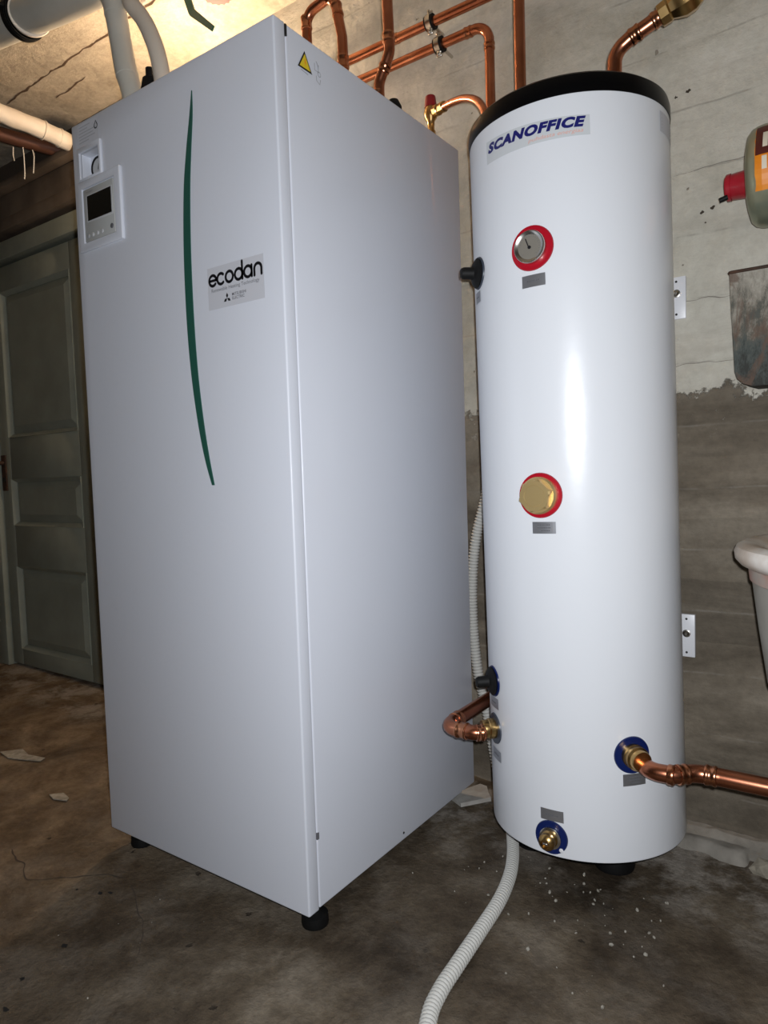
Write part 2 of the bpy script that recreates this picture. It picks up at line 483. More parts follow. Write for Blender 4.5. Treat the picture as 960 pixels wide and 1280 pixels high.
# ------------------------------------------------------------------ the room
WY = .735            # face of the back wall
ZC = 2.22            # ceiling
X0, X1, YF = -3.1, 1.9, -2.7
SEAMS = [.10, .217, .373, .509, .64, .775, .905, 1.04, 1.172, 1.305, 1.44, 1.575, 1.71, 1.845, 1.98, 2.11]
random.seed(4)
OFFS = [random.uniform(-.0025, .0025) for _ in range(len(SEAMS) + 1)]
RIDGE = [random.choice((-1, 1, -1)) for _ in SEAMS]
DOOR = (-2.50, -1.62, 1.86)
def wall_h(x, z):
    zz = z + .006 * nz(x, 0, z, 2.2) + .004 * nz(x, 5, 0, 1.1)
    k = sum(1 for s in SEAMS if zz > s)
    h = OFFS[k]
    for s, rg in zip(SEAMS, RIDGE):
        d = abs(zz - s)
        if d < .012: h += rg * .0035 * (1 - d / .012) * (.4 + .6 * abs(nz(x, s, 0, 4)))
    h += .0035 * nz(x, 1, z, 3) + .0018 * nz(x, 2, z, 14) + .001 * nz(x, 3, z, 40)
    return h
def wall_grid():
    xs = []
    x = X0
    while x < X1 + .001:
        xs.append(x); x += .011 if -.75 < x < .9 else .04
    xs += [DOOR[0], DOOR[1], X1]; xs = sorted(set(round(v, 4) for v in xs))
    zs = [ZC * i / 210 for i in range(211)] + [DOOR[2]]; zs = sorted(set(round(v, 4) for v in zs))
    vs, fs = [], []
    nx = len(xs)
    for z in zs:
        for x in xs:
            vs.append((x, WY - wall_h(x, z), z))
    for j in range(len(zs) - 1):
        for i in range(nx - 1):
            cx, cz = (xs[i] + xs[i + 1]) / 2, (zs[j] + zs[j + 1]) / 2
            if DOOR[0] < cx < DOOR[1] and cz < DOOR[2]: continue
            fs.append((j * nx + i, j * nx + i + 1, (j + 1) * nx + i + 1, (j + 1) * nx + i))
    return mesh(vs, fs)
struct(link('wall_back', wall_grid(), 'wall_concrete', smooth=True), 'board-marked concrete wall, whitewashed above and bare below')

def floor_h(x, y):
    h = .004 * nz(x, y, 0, 2.2) + .002 * nz(x, y, 3, 8) + .0008 * nz(x, y, 7, 30)
    e = max(0, (y - .64) / .095)
    h += .012 * min(e, 1) ** 2 * (.6 + nz(x, y, 1, 9))
    return h - .002
def axis(a, b, fine0, fine1, f=.012, c=.05):
    out = []; x = a
    while x < b:
        out.append(x); x += f if fine0 <= x < fine1 else c
    out.append(b); return out
def floor_grid():
    xs = axis(X0, X1, -1.4, .9); ys = axis(YF, WY + .03, -.55, .8)
    vs = [(x, y, floor_h(x, y)) for y in ys for x in xs]; n = len(xs)
    fs = [(j * n + i, j * n + i + 1, (j + 1) * n + i + 1, (j + 1) * n + i) for j in range(len(ys) - 1) for i in range(n - 1)]
    return mesh(vs, fs)
floor = struct(link('floor', floor_grid(), 'floor_concrete', smooth=True), 'stained brown concrete cellar floor')

def ceil_h(x, y):
    yy = y + .01 * nz(x, 0, y, 1.5)
    t = (yy - .49) / .16; k = math.floor(t); d = min(t - k, 1 - (t - k)) * .16
    h = .004 * math.sin(k * 12.9898) + .006 * nz(x, y, 2, 2.5) + .003 * nz(x, y, 4, 11) + .0015 * nz(x, y, 6, 35)
    if d < .008: h -= .006 * (1 - d / .008) * max(0, .5 + nz(x, k, 0, 5))
    return h
def ceil_grid():
    xs = axis(X0, X1, -2.4, .4, .016, .06); ys = axis(YF, WY + .02, -.1, .8, .008, .06)
    vs = [(x, y, ZC - ceil_h(x, y)) for y in ys for x in xs]; n = len(xs)
    fs = [(j * n + i, (j + 1) * n + i, (j + 1) * n + i + 1, j * n + i + 1) for j in range(len(ys) - 1) for i in range(n - 1)]
    return mesh(vs, fs)
ceiling = struct(link('ceiling', ceil_grid(), 'ceiling_concrete', smooth=True), 'rough beige concrete ceiling with board joints')
struct(link('wall_left', box(X0 - .1, X0, YF, WY + .1, 0, ZC), 'wall_concrete'))
struct(link('wall_right', box(X1, X1 + .1, YF, WY + .1, 0, ZC), 'wall_concrete'))
struct(link('wall_front', box(X0 - .1, X1 + .1, YF - .1, YF, 0, ZC), 'wall_concrete'))

# cracks: shallow dark ribbons following the relief
def crack(parent, pts, w, fn, name='crack', m='dark_line'):
    P = spline(pts, 8)
    P = [(a + .006 * nz(a, b, 9, 30), b + .006 * nz(a, b, 4, 30)) for a, b in P]
    it = stroke2d(P, w, round_caps=False)
    n = len(P)
    vs = []
    for i, (u, v) in enumerate(it[0]):
        c = P[i % n]; k = .35 + .65 * abs(nz(c[0], c[1], 2, 25)); k *= min(1, (i % n) / 3 + .1, (n - 1 - i % n) / 3 + .1)
        vs.append(fn(c[0] + (u - c[0]) * k, c[1] + (v - c[1]) * k))
    return link(name, mesh(vs, it[1]), m, parent)
mat('crack_floor', (.050, .037, .026), .95)
mat('crack_wall', (.22, .20, .17), .95)
mat('crack_ceiling', (.10, .06, .035), .95)
on_floor = lambda x, y: (x, y, floor_h(x, y) + .0012)
on_wall = lambda x, z: (x, WY - wall_h(x, z) - .0012, z)
on_ceil = lambda x, y: (x, y, ZC - ceil_h(x, y) - .0015)
crack(floor, [(-.80, -.125), (-.746, -.140), (-.709, -.143), (-.66, -.165), (-.635, -.163), (-.584, -.121), (-.55, -.098), (-.511, -.062), (-.47, -.055)], .005, on_floor, m='crack_floor')
crack(floor, [(-.437, -.059), (-.36, -.10), (-.298, -.133), (-.24, -.184)], .003, on_floor, m='crack_floor')
for i_, (x_, y_, s_) in enumerate([(-.467, -.112, .006), (-.45, -.10, .005), (-.381, -.238, .007), (-.361, -.324, .005), (-.315, -.373, .006), (-.52, -.13, .004)]):
    random.seed(40 + i_)
    link('pit', mesh([on_floor(x_ + s_ * random.uniform(.5, 1) * 1.5 * math.cos(k * PI / 5), y_ + s_ * random.uniform(.4, 1) * math.sin(k * PI / 5)) for k in range(10)], [tuple(range(10))]), 'dark_line', floor)
wb = bpy.data.objects['wall_back']
crack(wb, [(.40, 1.437), (.46, 1.440), (.52, 1.441), (.60, 1.446), (.75, 1.45)], .004, on_wall, m='crack_wall')
crack(wb, [(.42, 1.168), (.50, 1.174), (.58, 1.172)], .0025, on_wall, m='crack_wall')
crack(wb, [(.42, 1.037), (.50, 1.042), (.58, 1.041)], .0025, on_wall, m='crack_wall')
crack(ceiling, [(-1.80, .495), (-1.60, .492), (-1.35, .49), (-1.1, .488), (-.9, .486), (-.6, .49)], .011, on_ceil, m='crack_ceiling')
crack(ceiling, [(-1.62, .585), (-1.52, .583), (-1.42, .582)], .010, on_ceil, m='crack_ceiling')
def wall_chip(x, z, s, seed):
    random.seed(seed)
    pts = []
    for i in range(11):
        a = 2 * PI * i / 11; r = s * random.uniform(.35, 1.0)
        pts.append(on_wall(x + r * math.cos(a) * 1.1, z + r * math.sin(a)))
    return link('paint_chip', mesh(pts, [tuple(range(11))]), 'crack_floor', wb)
for i, (x, z, s) in enumerate([(.509, 1.352, .0045), (.530, 1.357, .006), (.458, 1.603, .004), (.482, 1.607, .006), (.515, 1.33, .0025)]):
    wall_chip(x, z, s, 20 + i)

# ------------------------------------------------------------------ door in the back wall
d1 = bpy.data.objects.new('door_1', None); COL.objects.link(d1); d1.location = (-2.05, .695, 0)
struct(d1, 'old grey-green painted panelled cellar door')
def dl(x): return x + 2.05
DX0, DX1 = -2.42, -1.67
PX0, PX1 = -2.335, -1.785
PZ = [(1.035, 1.668), (.645, .852), (.085, .462)]
link('leaf', box(dl(DX0), dl(DX1), .02, .045, .012, 1.775, .002), 'door_paint', d1)
for a, b in ((DX0, PX0), (PX1, DX1)):
    link('stile', box(dl(a), dl(b), 0, .022, .012, 1.775, .003), 'door_paint', d1)
for a, b in ((.012, .085), (.462, .645), (.852, 1.035), (1.668, 1.775)):
    link('rail', box(dl(PX0), dl(PX1), .0005, .022, a, b, .002), 'door_paint', d1)
for a, b in PZ:
    o1 = [(dl(PX0) + .016, a + .016), (dl(PX1) - .016, a + .016), (dl(PX1) - .016, b - .016), (dl(PX0) + .016, b - .016)]
    i1 = [(dl(PX0) + .050, a + .050), (dl(PX1) - .050, a + .050), (dl(PX1) - .050, b - .050), (dl(PX0) + .050, b - .050)]
    vs = [(u, .0215, v) for u, v in o1] + [(u, .0175, v) for u, v in o1] + [(u, .003, v) for u, v in i1]
    fs = [(0, 1, 2, 3), (8, 11, 10, 9)] + [(k, (k + 1) % 4, (k + 1) % 4 + 4, k + 4) for k in range(4)] + [(k + 4, (k + 1) % 4 + 4, (k + 1) % 4 + 8, k + 8) for k in range(4)]
    link('panel', fixed(mesh(vs, fs)), 'door_paint', d1)
    for (x0, x1, z0, z1, ax) in ((PX0, PX0 + .016, a, b, 0), (PX1 - .016, PX1, a, b, 1), (PX0, PX1, a, a + .016, 2), (PX0, PX1, b - .016, b, 3)):
        # bevelled moulding strips with mitred ends
        x0, x1 = dl(x0), dl(x1); w = .016
        if ax == 0: q = [(x0, z0), (x0, z1), (x1, z1 - w), (x1, z0 + w)]
        elif ax == 1: q = [(x1, z0), (x1, z1), (x0, z1 - w), (x0, z0 + w)]
        elif ax == 2: q = [(x0, z0), (x1, z0), (x1 - w, z1), (x0 + w, z1)]
        else: q = [(x0, z1), (x1, z1), (x1 - w, z0), (x0 + w, z0)]
        vs = [(q[0][0], -.004, q[0][1]), (q[1][0], -.004, q[1][1]), (q[2][0], .014, q[2][1]), (q[3][0], .014, q[3][1])] + [(u, .0215, v) for u, v in q]
        fs = [(0, 1, 2, 3), (4, 7, 6, 5), (0, 4, 5, 1), (1, 5, 6, 2), (2, 6, 7, 3), (3, 7, 4, 0)]
        link('moulding', fixed(mesh(vs, fs)), 'door_mould', d1)
hp = link('handle_plate', box(dl(-2.41), dl(-2.37), -.006, .001, .80, .96, .002), 'rust', d1)
link('handle', tube(fillet([(dl(-2.388), -.004, .925), (dl(-2.388), -.05, .925), (dl(-2.48), -.055, .932)], .012), .009, 12), 'rust', hp)
link('keyhole', lathe([(.012, -.001), (.012, .004)], 16, mtx=frame_to((0, -1, 0), (dl(-2.388), -.005, .85))), 'print_black', hp)
t1 = bpy.data.objects.new('trim_1', None); COL.objects.link(t1); t1.location = (-2.05, .70, 0); struct(t1, 'painted wooden door frame')
link('jamb', box(dl(-2.52), dl(-2.43), -.025, .06, 0, 1.86, .004), 'door_mould', t1)
link('jamb', box(dl(-1.66), dl(-1.60), -.025, .06, 0, 1.86, .004), 'door_mould', t1)
link('head', box(dl(-2.55), dl(-1.58), -.03, .06, 1.79, 1.865, .004), 'door_paint', t1)
t2 = bpy.data.objects.new('trim_2', None); COL.objects.link(t2); t2.location = (-2.05, .70, 0); struct(t2, 'dark timber lintel above the door')
link('lintel_board', box(dl(-3.0), dl(-1.40), -.045, .06, 1.895, 1.945, .006), 'old_wood', t2)
link('lintel_beam', box(dl(-3.0), dl(-1.40), -.02, .06, 1.945, 2.055, .008), 'old_wood', t2)
link('ledge', box(dl(-3.0), dl(-1.40), -.06, .06, 2.055, 2.085, .01), 'old_wood', t2)

# ------------------------------------------------------------------ heat pump cabinet
W, D, H, Z0 = .595, .621, 1.5365, .05
hc = thing('heat_pump_cabinet', (-W, 0, 0), 'tall white heat pump cabinet with a green curved stripe and a small control screen', 'heat pump')
cx = lambda x: x + W       # world x -> local
Z1 = Z0 + H
fp = link('front_panel', box(0, W, 0, .028, Z0, Z1, .0035, 3), 'cabinet_white', hc)
cut = link('cut', box(cx(-.564), cx(-.493), -.05, .022, 1.467, 1.521), 'cabinet_white', hc)
apply_bool(fp, cut)
link('body', box(.0008, W - .0008, .0292, D, Z0 + .002, Z1 - .001, .0035, 3), 'cabinet_white', hc)
link('seam_liner', box(.006, W - .006, .027, .032, Z0 + .006, Z1 - .004), 'cabinet_edge', hc)
link('base_tray', box(.03, W - .03, .03, D - .02, Z0 - .012, Z0 + .004), 'rubber', hc)
link('clip', box(W - .003, W + .0008, .0275, .0312, Z1 - .022, Z1 - .003), 'dark_line', hc)
link('clip', box(W - .003, W + .0006, .0285, .0335, .180, .192), 'print_grey', hc)
link('screw_hole', lathe([(.0025, 0), (.0025, .001)], 12, mtx=frame_to((1, 0, 0), (W - .0008, .302, .068))), 'dark_line', hc)
for fx, fy in ((-.034, .052), (-.556, .052), (-.10, D - .10), (-.50, D - .10)):
    ft = link('foot', lathe([(.020, 0), (.0245, .001), (.0255, .006), (.0245, .020), (.012, .024), (.011, Z0 - .005)], 28, mtx=Matrix.Translation((cx(fx), fy, 0))), 'rubber', hc)
# green stripe
cl = [(-.2055, 1.532, .001), (-.2105, 1.49, .008), (-.2215, 1.43, .0135), (-.2315, 1.36, .0175), (-.2385, 1.25, .0195), (-.2392, 1.13, .020), (-.2345, 1.03, .0185), (-.224, .94, .016), (-.211, .87, .0125), (-.197, .818, .0065)]
sp_ = spline(cl, 6)
poly = [(cx(x - w / 2), z) for x, z, w in sp_] + [(cx(x + w / 2), z) for x, z, w in reversed(sp_)]
vs, fs = solid2d(poly, .0016)
n_ = len(sp_)
fs = [(i, i + 1, 2 * n_ - 2 - i, 2 * n_ - 1 - i) for i in range(n_ - 1)]
fs = fs + [tuple(2 * n_ + k for k in f) for f in fs] + [(i, (i + 1) % (2 * n_), (i + 1) % (2 * n_) + 2 * n_, i + 2 * n_) for i in range(2 * n_)]
link('stripe', fixed(mesh([(u, -t, v) for u, v, t in vs], fs)), 'swoosh_green', hc)
# control bezel and controller
bz = link('control_bezel', box(cx(-.578), cx(-.427), -.006, .002, 1.318, 1.462, .0025, 3), 'cabinet_white', hc)
cut = link('cut', box(cx(-.560), cx(-.446), -.02, -.0012, 1.334, 1.4455), 'cabinet_white', hc); apply_bool(bz, cut)
ub = link('gauge_bezel', box(cx(-.572), cx(-.489), -.005, .001, 1.4625, 1.532, .002, 2), 'cabinet_white', hc)
cut = link('cut', box(cx(-.564), cx(-.4945), -.05, .022, 1.467, 1.521), 'cabinet_white', hc); apply_bool(ub, cut)
ct = link('controller', box(cx(-.558), cx(-.452), -.0045, .0, 1.336, 1.4435, .002, 2), 'controller_grey', hc)
link('screen', box(cx(-.543), cx(-.459), -.0056, -.003, 1.377, 1.428, .0006, 1), 'screen_black', ct)
link('rim', box(cx(-.547), cx(-.455), -.0051, -.003, 1.3735, 1.4305, .0008, 1), 'bezel_grey', ct)
for i in range(4):
    bx_ = -.545 + i * .0165
    link('button', lathe([(.0042, 0), (.0042, .0014), (.003, .002)], 16, mtx=frame_to((0, -1, 0), (cx(bx_), -.0042, 1.347))), 'bezel_grey' if i else 'print_faint', ct)
link('button', lathe([(.005, 0), (.005, .0014), (.0035, .002)], 16, mtx=frame_to((0, -1, 0), (cx(-.461), -.0042, 1.350))), 'print_grey', ct)
link('lettering', on_front(shift2d(text2d('MITSUBISHI', w=.022, h=.0022), cx(-.545), 1.4345), .0049), 'print_grey', ct)
# pressure gauge deep in its window
pg = link('pressure_gauge', lathe([(.0235, 0), (.0235, .006), (.0215, .008), (.019, .0065), (.019, .005)], 40, mtx=frame_to((0, -1, 0), (cx(-.530), .022, 1.491))), 'print_black', hc)
link('dial', lathe([(.0188, 0), (.0188, .0056)], 40, mtx=frame_to((0, -1, 0), (cx(-.530), .022, 1.491))), 'bezel_grey', pg)
link('needle', fixed(mesh([(cx(-.530) + u, .0160, 1.491 + v) for u, v in ((-.0012, -.004), (.0012, -.004), (.006, .014))], [(0, 1, 2)])), 'print_black', pg)
st = link('instruction_sticker', on_front(([(cx(-.570), 1.535), (cx(-.497), 1.535), (cx(-.497), 1.580), (cx(-.570), 1.580)], [(0, 1, 2, 3)]), .0005), 'sticker_grey', hc)
drop = arc(cx(-.5045), 1.5625, .0052, 130, 410, 22) + [(cx(-.5045), 1.5725)]
link('drop_symbol', on_front(stroke2d(drop, .0024, closed=True), .0009), 'print_black', st)
lines = []
for i, (a, b) in enumerate([(-.565, -.525), (-.565, -.535), (-.566, -.505), (-.566, -.515), (-.566, -.508), (-.566, -.530)]):
    z = 1.5735 - i * .0062
    lines.append(stroke2d([(cx(a), z), (cx(b), z)], .0014, round_caps=False))
link('small_print', on_front(merge2d(lines), .0009), 'print_faint', st)
# brand sticker
bs = link('brand_sticker', on_front(([(cx(-.187), 1.136), (cx(-.044), 1.136), (cx(-.044), 1.211), (cx(-.187), 1.211)], [(0, 1, 2, 3)]), .0005), 'sticker_grey', hc)
r = .0093; w = .0052
def gl_e(x): return [stroke2d([(x - r, 0), (x + r, 0)], w * .9, round_caps=False), stroke2d(arc(x, 0, r, 0, 318, 26), w)]
def gl_c(x): return [stroke2d(arc(x, 0, r, 48, 312, 24), w)]
def gl_o(x): return [stroke2d(arc(x, 0, r, 0, 351, 28), w, closed=True)]
def gl_d(x): return gl_o(x) + [stroke2d([(x + r, -.0093), (x + r, .0205)], w)]
def gl_a(x): return gl_o(x) + [stroke2d([(x + r, -.0093), (x + r, .0093)], w)]
def gl_n(x): return [stroke2d([(x - .0085, -.0095)] + arc(x, .0008, .0085, 180, 0, 18) + [(x + .0085, -.0095)], w)]
xs_ = [0, .0215, .0435, .0672, .0905, .1148]
word = merge2d(gl_e(xs_[0]) + gl_c(xs_[1]) + gl_o(xs_[2]) + gl_d(xs_[3]) + gl_a(xs_[4]) + gl_n(xs_[5]))
link('lettering', on_front(shift2d(word, cx(-.1728), 1.1875), .0010), 'print_black', bs)
link('lettering', on_front(shift2d(text2d('Renewable Heating Technology', w=.122, h=.0082), cx(-.177), 1.1645), .0010), 'print_grey', bs)
rh = lambda a: [(0, 0), (.0058 * math.cos(math.radians(a - 30)), .0058 * math.sin(math.radians(a - 30))), (.0101 * math.cos(math.radians(a)), .0101 * math.sin(math.radians(a))), (.0058 * math.cos(math.radians(a + 30)), .0058 * math.sin(math.radians(a + 30)))]
logo = merge2d([(rh(a), [(0, 1, 2, 3)]) for a in (90, 210, 330)])
link('emblem', on_front(shift2d(logo, cx(-.137), 1.1505), .0010), 'print_black', bs)
link('lettering', on_front(merge2d([shift2d(text2d('MITSUBISHI', w=.035, h=.0052, bold=.012), cx(-.124), 1.1530), shift2d(text2d('ELECTRIC', w=.031, h=.0052, bold=.012), cx(-.124), 1.1462)]), .0010), 'print_grey', bs)
# warning label on the side
wl = link('warning_label', fixed(mesh([(W + .0006, .056, 1.5285), (W + .0006, .093, 1.5285), (W + .0006, .0745, 1.5605)], [(0, 1, 2)])), 'print_black', hc)
link('triangle', mesh([(W + .0010, .0605, 1.5312), (W + .0010, .0885, 1.5312), (W + .0010, .0745, 1.5553)], [(0, 1, 2)]), 'warn_yellow', wl)
link('bolt_symbol', mesh([(W + .0014, u, v) for u, v in ((.0745, 1.5475), (.0765, 1.5475), (.0758, 1.5415), (.0775, 1.5415), (.0742, 1.5330), (.0750, 1.5392), (.0732, 1.5392))], [(0, 1, 2, 3, 4, 5, 6)]), 'label_orange', wl)
gi = [stroke2d([(.100, 1.552), (.100, 1.540), (.110, 1.540), (.110, 1.552)], .0016, round_caps=False), stroke2d([(.105, 1.556), (.110, 1.550)], .0018),
      stroke2d(arc(.112, 1.537, .004, 0, 340, 14), .0014), stroke2d([(.104, 1.532), (.104, 1.524), (.113, 1.520), (.115, 1.529)], .0016, round_caps=False), stroke2d([(.063, 1.5255), (.082, 1.5235)], .0016, round_caps=False)]
for g_ in gi: link('pictogram', on_side(g_, W + .0008), 'print_faint', wl)
# fittings on the lid
link('cable_gland', lathe([(.020, 0), (.020, .075), (.016, .094), (.009, .098), (.009, .116)], 20, mtx=Matrix.Translation((cx(-.452), .10, Z1 - .002))), 'rubber', hc)
link('cable_gland', lathe([(.016, 0), (.017, .022), (.013, .030), (.010, .036)], 20, mtx=Matrix.Translation((cx(-.034), .40, Z1 - .002))), 'rubber', hc)

# ------------------------------------------------------------------ water tank
TR, TZ0, TZ1, TZ2 = .1917, .1083, 1.4747, 1.512
tk = thing('water_tank', (.3245, .508, 0), 'white cylindrical hot water tank with black lid standing beside the heat pump', 'water tank', rot=(-.0057, -.0171, 0))
def cylm(u, z, d=0.0):            # arc length from the -y front, height -> local point
    a = -PI / 2 + u / TR
    return V(((TR + d) * math.cos(a), (TR + d) * math.sin(a), z))
def on_tank(it, d=.0006): return mesh([cylm(u, z, d) for u, z in it[0]], it[1])
def arcgrid(u0, u1, z0, z1, z0b=None, z1b=None, n=24):
    z0b = z0 if z0b is None else z0b; z1b = z1 if z1b is None else z1b
    vs = []; fs = []
    for i in range(n + 1):
        t = i / n; vs += [(u0 + (u1 - u0) * t, z0 + (z0b - z0) * t), (u0 + (u1 - u0) * t, z1 + (z1b - z1) * t)]
        if i: fs.append((2 * i - 2, 2 * i, 2 * i + 1, 2 * i - 1))
    return vs, fs
link('jacket', lathe([(TR - .006, TZ0 + .002), (TR - .001, TZ0), (TR, TZ0 + .003), (TR, TZ1), (TR - .004, TZ1 + .001)], 128), 'tank_white', tk)
link('lid', lathe([(TR - .02, TZ1 - .004), (TR + .0012, TZ1 - .001), (TR + .0018, TZ1 + .004), (TR + .0016, TZ2 - .016), (TR - .0008, TZ2 - .006), (TR - .0065, TZ2 - .001), (TR - .016, TZ2), (.001, TZ2 + .002)], 128), 'cap_black', tk)
link('base_plate', lathe([(TR - .03, TZ0 - .006), (TR - .008, TZ0 - .005), (TR - .006, TZ0 + .003)], 96), 'rubber', tk)
for fx, fy in ((.0485, .019), (-.128, .02), (.04, .13)):
    link('foot', lathe([(.034, 0), (.0395, .0015), (.041, .008), (.038, .028), (.018, .034), (.016, TZ0 - .003)], 32, mtx=Matrix.Translation((fx, fy, 0))), 'rubber', tk)
def radial(deg, z, d=0):          # frame on the jacket, local z pointing outwards
    a = math.radians(deg); n = V((math.cos(a), math.sin(a), 0))
    return frame_to(n, n * (TR + d) + V((0, 0, z)))
def ring(deg, z, ro, ri, material, name='ring', t=.003):
    """thin rosette wrapped on the curved jacket"""
    u0 = math.radians(deg + 90) * TR; n = 48; vs = []; fs = []
    for k, (rr, dd) in enumerate(((ro, .0004), (ro - .001, t), (ri + .001, t), (ri, .0004))):
        for i in range(n):
            a = 2 * PI * i / n; vs.append(cylm(u0 + rr * math.cos(a), z + rr * math.sin(a), dd))
    for k in range(3):
        for i in range(n):
            j = (i + 1) % n; fs.append((k * n + i, k * n + j, (k + 1) * n + j, (k + 1) * n + i))
    return link(name, smooth_by_angle(fixed(mesh(vs, fs)), 30), material, tk)
def port_label(deg, z, w=.044, h=.0215, rows=1, slope=0):
    u = math.radians(deg + 90) * TR
    lb = link('name_plate', on_tank(arcgrid(u - w / 2, u + w / 2, z - h / 2 - slope, z + h / 2 - slope, z - h / 2 + slope, z + h / 2 + slope, 8), .0008), 'foil_label', tk)
    it = []
    for k in range(rows):
        zz = z + (rows - 1) * .0026 - k * .0052; a = u - w * (.28 if k < 2 else .12); b = u + w * .25
        x = a; random.seed(int(deg * 7 + z * 100 + k))
        while x < b:
            l = random.uniform(.0012, .003); it.append(stroke2d([(x, zz), (x + l, zz)], .0022, round_caps=False)); x += l + .0006
    link('small_print', on_tank(merge2d(it), .0012), 'print_grey', lb)
    return lb
# thermometer
th_ = ring(-90, 1.2225, .0400, .020, 'ring_red', 'thermometer')
tm = radial(-90, 1.2225)
link('bezel', lathe([(.026, 0), (.0285, .002), (.0290, .012), (.0280, .0140), (.0268, .0142), (.0215, .0105)], 48, mtx=tm), 'steel', th_)
link('dial', lathe([(.0220, .004), (.0220, .0106)], 40, mtx=tm), 'dial_face', th_)
ndl = stroke2d([(-.0010, -.002), (-.0075, .0165)], .0022)
link('needle', mesh([tm @ V((u * .88, v * .88, .0114)) for u, v in ndl[0]], ndl[1]), 'print_black', th_)
link('needle_hub', lathe([(.0030, .0106), (.0030, .0122)], 16, mtx=tm @ Matrix.Translation((0, -.001, 0))), 'print_black', th_)
tick = []
for i in range(21):
    a = math.radians(225 - 270 * i / 20); r1, r2 = .0225, .0200 if i % 5 else .0185
    tick.append(stroke2d([(r1 * math.cos(a), r1 * math.sin(a)), (r2 * math.cos(a), r2 * math.sin(a))], .0007, round_caps=False))
tick = merge2d(tick)
link('scale', mesh([tm @ V((u * .88, v * .88, .0109)) for u, v in tick[0]], tick[1]), 'print_grey', th_)
port_label(-89.6, 1.165, rows=1)
# brass hexagon plug
pl_ = ring(-90, .7795, .0415, .018, 'ring_red', 'heater_plug')
pm = radial(-90, .7795)
def hexa(r, z0, z1, m, rot=15):
    ch = .0022
    vs = []; 
    for rr, zz in ((r, z0), (r, z1 - ch)):
        vs += [(rr * math.cos(math.radians(rot + 60 * i)), rr * math.sin(math.radians(rot + 60 * i)), zz) for i in range(6)]
    n = 36
    hexr = lambda a: r * math.cos(PI / 6) / math.cos(((a - math.radians(rot)) % (PI / 3)) - PI / 6)
    vs = []
    for k, (f, zz) in enumerate(((1, z0), (1, z1 - ch), (0, z1), (.62, z1), (.60, z1 - .0006))):
        for i in range(n):
            a = 2 * PI * i / n + math.radians(rot)
            R_ = hexr(a + 1e-6) if f == 1 else (r * .87 if f == 0 else r * f)
            vs.append((R_ * math.cos(a), R_ * math.sin(a), zz))
    fs = [tuple(range(n))[::-1]]
    for k in range(4):
        for i in range(n):
            j = (i + 1) % n; fs.append((k * n + i, k * n + j, (k + 1) * n + j, (k + 1) * n + i))
    fs.append(tuple(4 * n + i for i in range(n)))
    return smooth_by_angle(fixed(mesh([m @ V(v) for v in vs], fs)), 18)
link('flange', lathe([(.029, 0), (.034, .001), (.034, .010), (.031, .013)], 48, mtx=pm), 'brass_plug', pl_)
link('hexagon', hexa(.0312, .010, .028, pm), 'brass_plug', pl_)
port_label(-88.3, .7205, rows=3)
# sensor pockets on the left
for z, col in ((1.218, 'ring_slate'), (.405, 'ring_blue')):
    s_ = ring(-135, z, .031, .012, col, 'sensor_pocket')
    m_ = radial(-135, z)
    link('boot', lathe([(.0275, .002), (.0285, .005), (.022, .010), (.0135, .013), (.0115, .017), (.0115, .031), (.009, .036), (.004, .037)], 28, mtx=m_), 'rubber', s_)
port_label(-137.5, 1.173, w=.03)
port_label(-135, .362)
# inlet, outlet and drain
ip_ = ring(-135, .308, .031, .016, 'ring_slate', 'inlet_port')
im = radial(-135, .308)
link('union_nut', lathe([(.020, .0), (.0205, .014), (.0185, .016), (.0185, .026), (.0175, .028)], 28, mtx=im), 'brass', ip_)
port_label(-134, .2555)
op_ = ring(-45, .306, .034, .016, 'ring_blue', 'outlet_port')
om = radial(-45, .306)
link('union_nut', lathe([(.0215, 0), (.022, .010), (.0200, .012), (.0215, .014), (.0215, .022), (.0185, .026), (.0185, .034), (.0175, .036)], 28, mtx=om), 'brass', op_)
port_label(-44, .2605, h=.022, rows=3)
dp_ = ring(-90, .1435, .0315, .014, 'ring_blue', 'drain_port')
dm = radial(-90, .1435)
link('sleeve', lathe([(.0185, 0), (.0205, .003), (.0205, .007), (.0185, .008)], 28, mtx=dm), 'steel', dp_)
link('valve_body', lathe([(.0150, 0), (.0160, .010), (.0135, .013), (.0150, .016), (.0155, .024), (.0125, .028), (.0085, .030), (.0078, .026), (.004, .026)], 24, mtx=dm), 'brass', dp_)
link('spindle', box(-.005, .005, -.0018, .0018, .024, .031, .0006, 1), 'steel', dp_).matrix_local = dm
lt = link('drain_tag', lathe([(.0045, 0), (.0048, .0025), (.003, .0035)], 14, mtx=radial(-84.3, .1235)), 'plate_white', tk)
port_label(-89.2, .1855, rows=1)
# brand sticker
ua = lambda deg: math.radians(deg + 90) * TR
bst = link('brand_sticker', on_tank(arcgrid(ua(-119), ua(-58), 1.4035, 1.4445, 1.4005, 1.4345, 30), .0005), 'sticker_clear', tk)
tw = ua(-60.0) - ua(-117.5)
wt = text2d('SCANOFFICE', w=tw, h=.0185, shear=.26, bold=.06, space=1.12)
link('lettering', on_tank(([(u + ua(-117.5), v + 1.4205 - (u / tw) * .006) for u, v in wt[0]], wt[1]), .0010), 'print_navy', bst)
tw2 = ua(-61.5) - ua(-90)
wt = text2d('puhdasta energiaa', w=tw2, h=.0085, shear=.22)
link('lettering', on_tank(([(u + ua(-90), v + 1.4045 - (u / tw2) * .0005) for u, v in wt[0]], wt[1]), .0010), 'print_orange', bst)
ty = link('type_plate', on_tank(arcgrid(ua(-12), ua(12), 1.425, 1.462, None, None, 12), .0006), 'sticker_grey', tk)
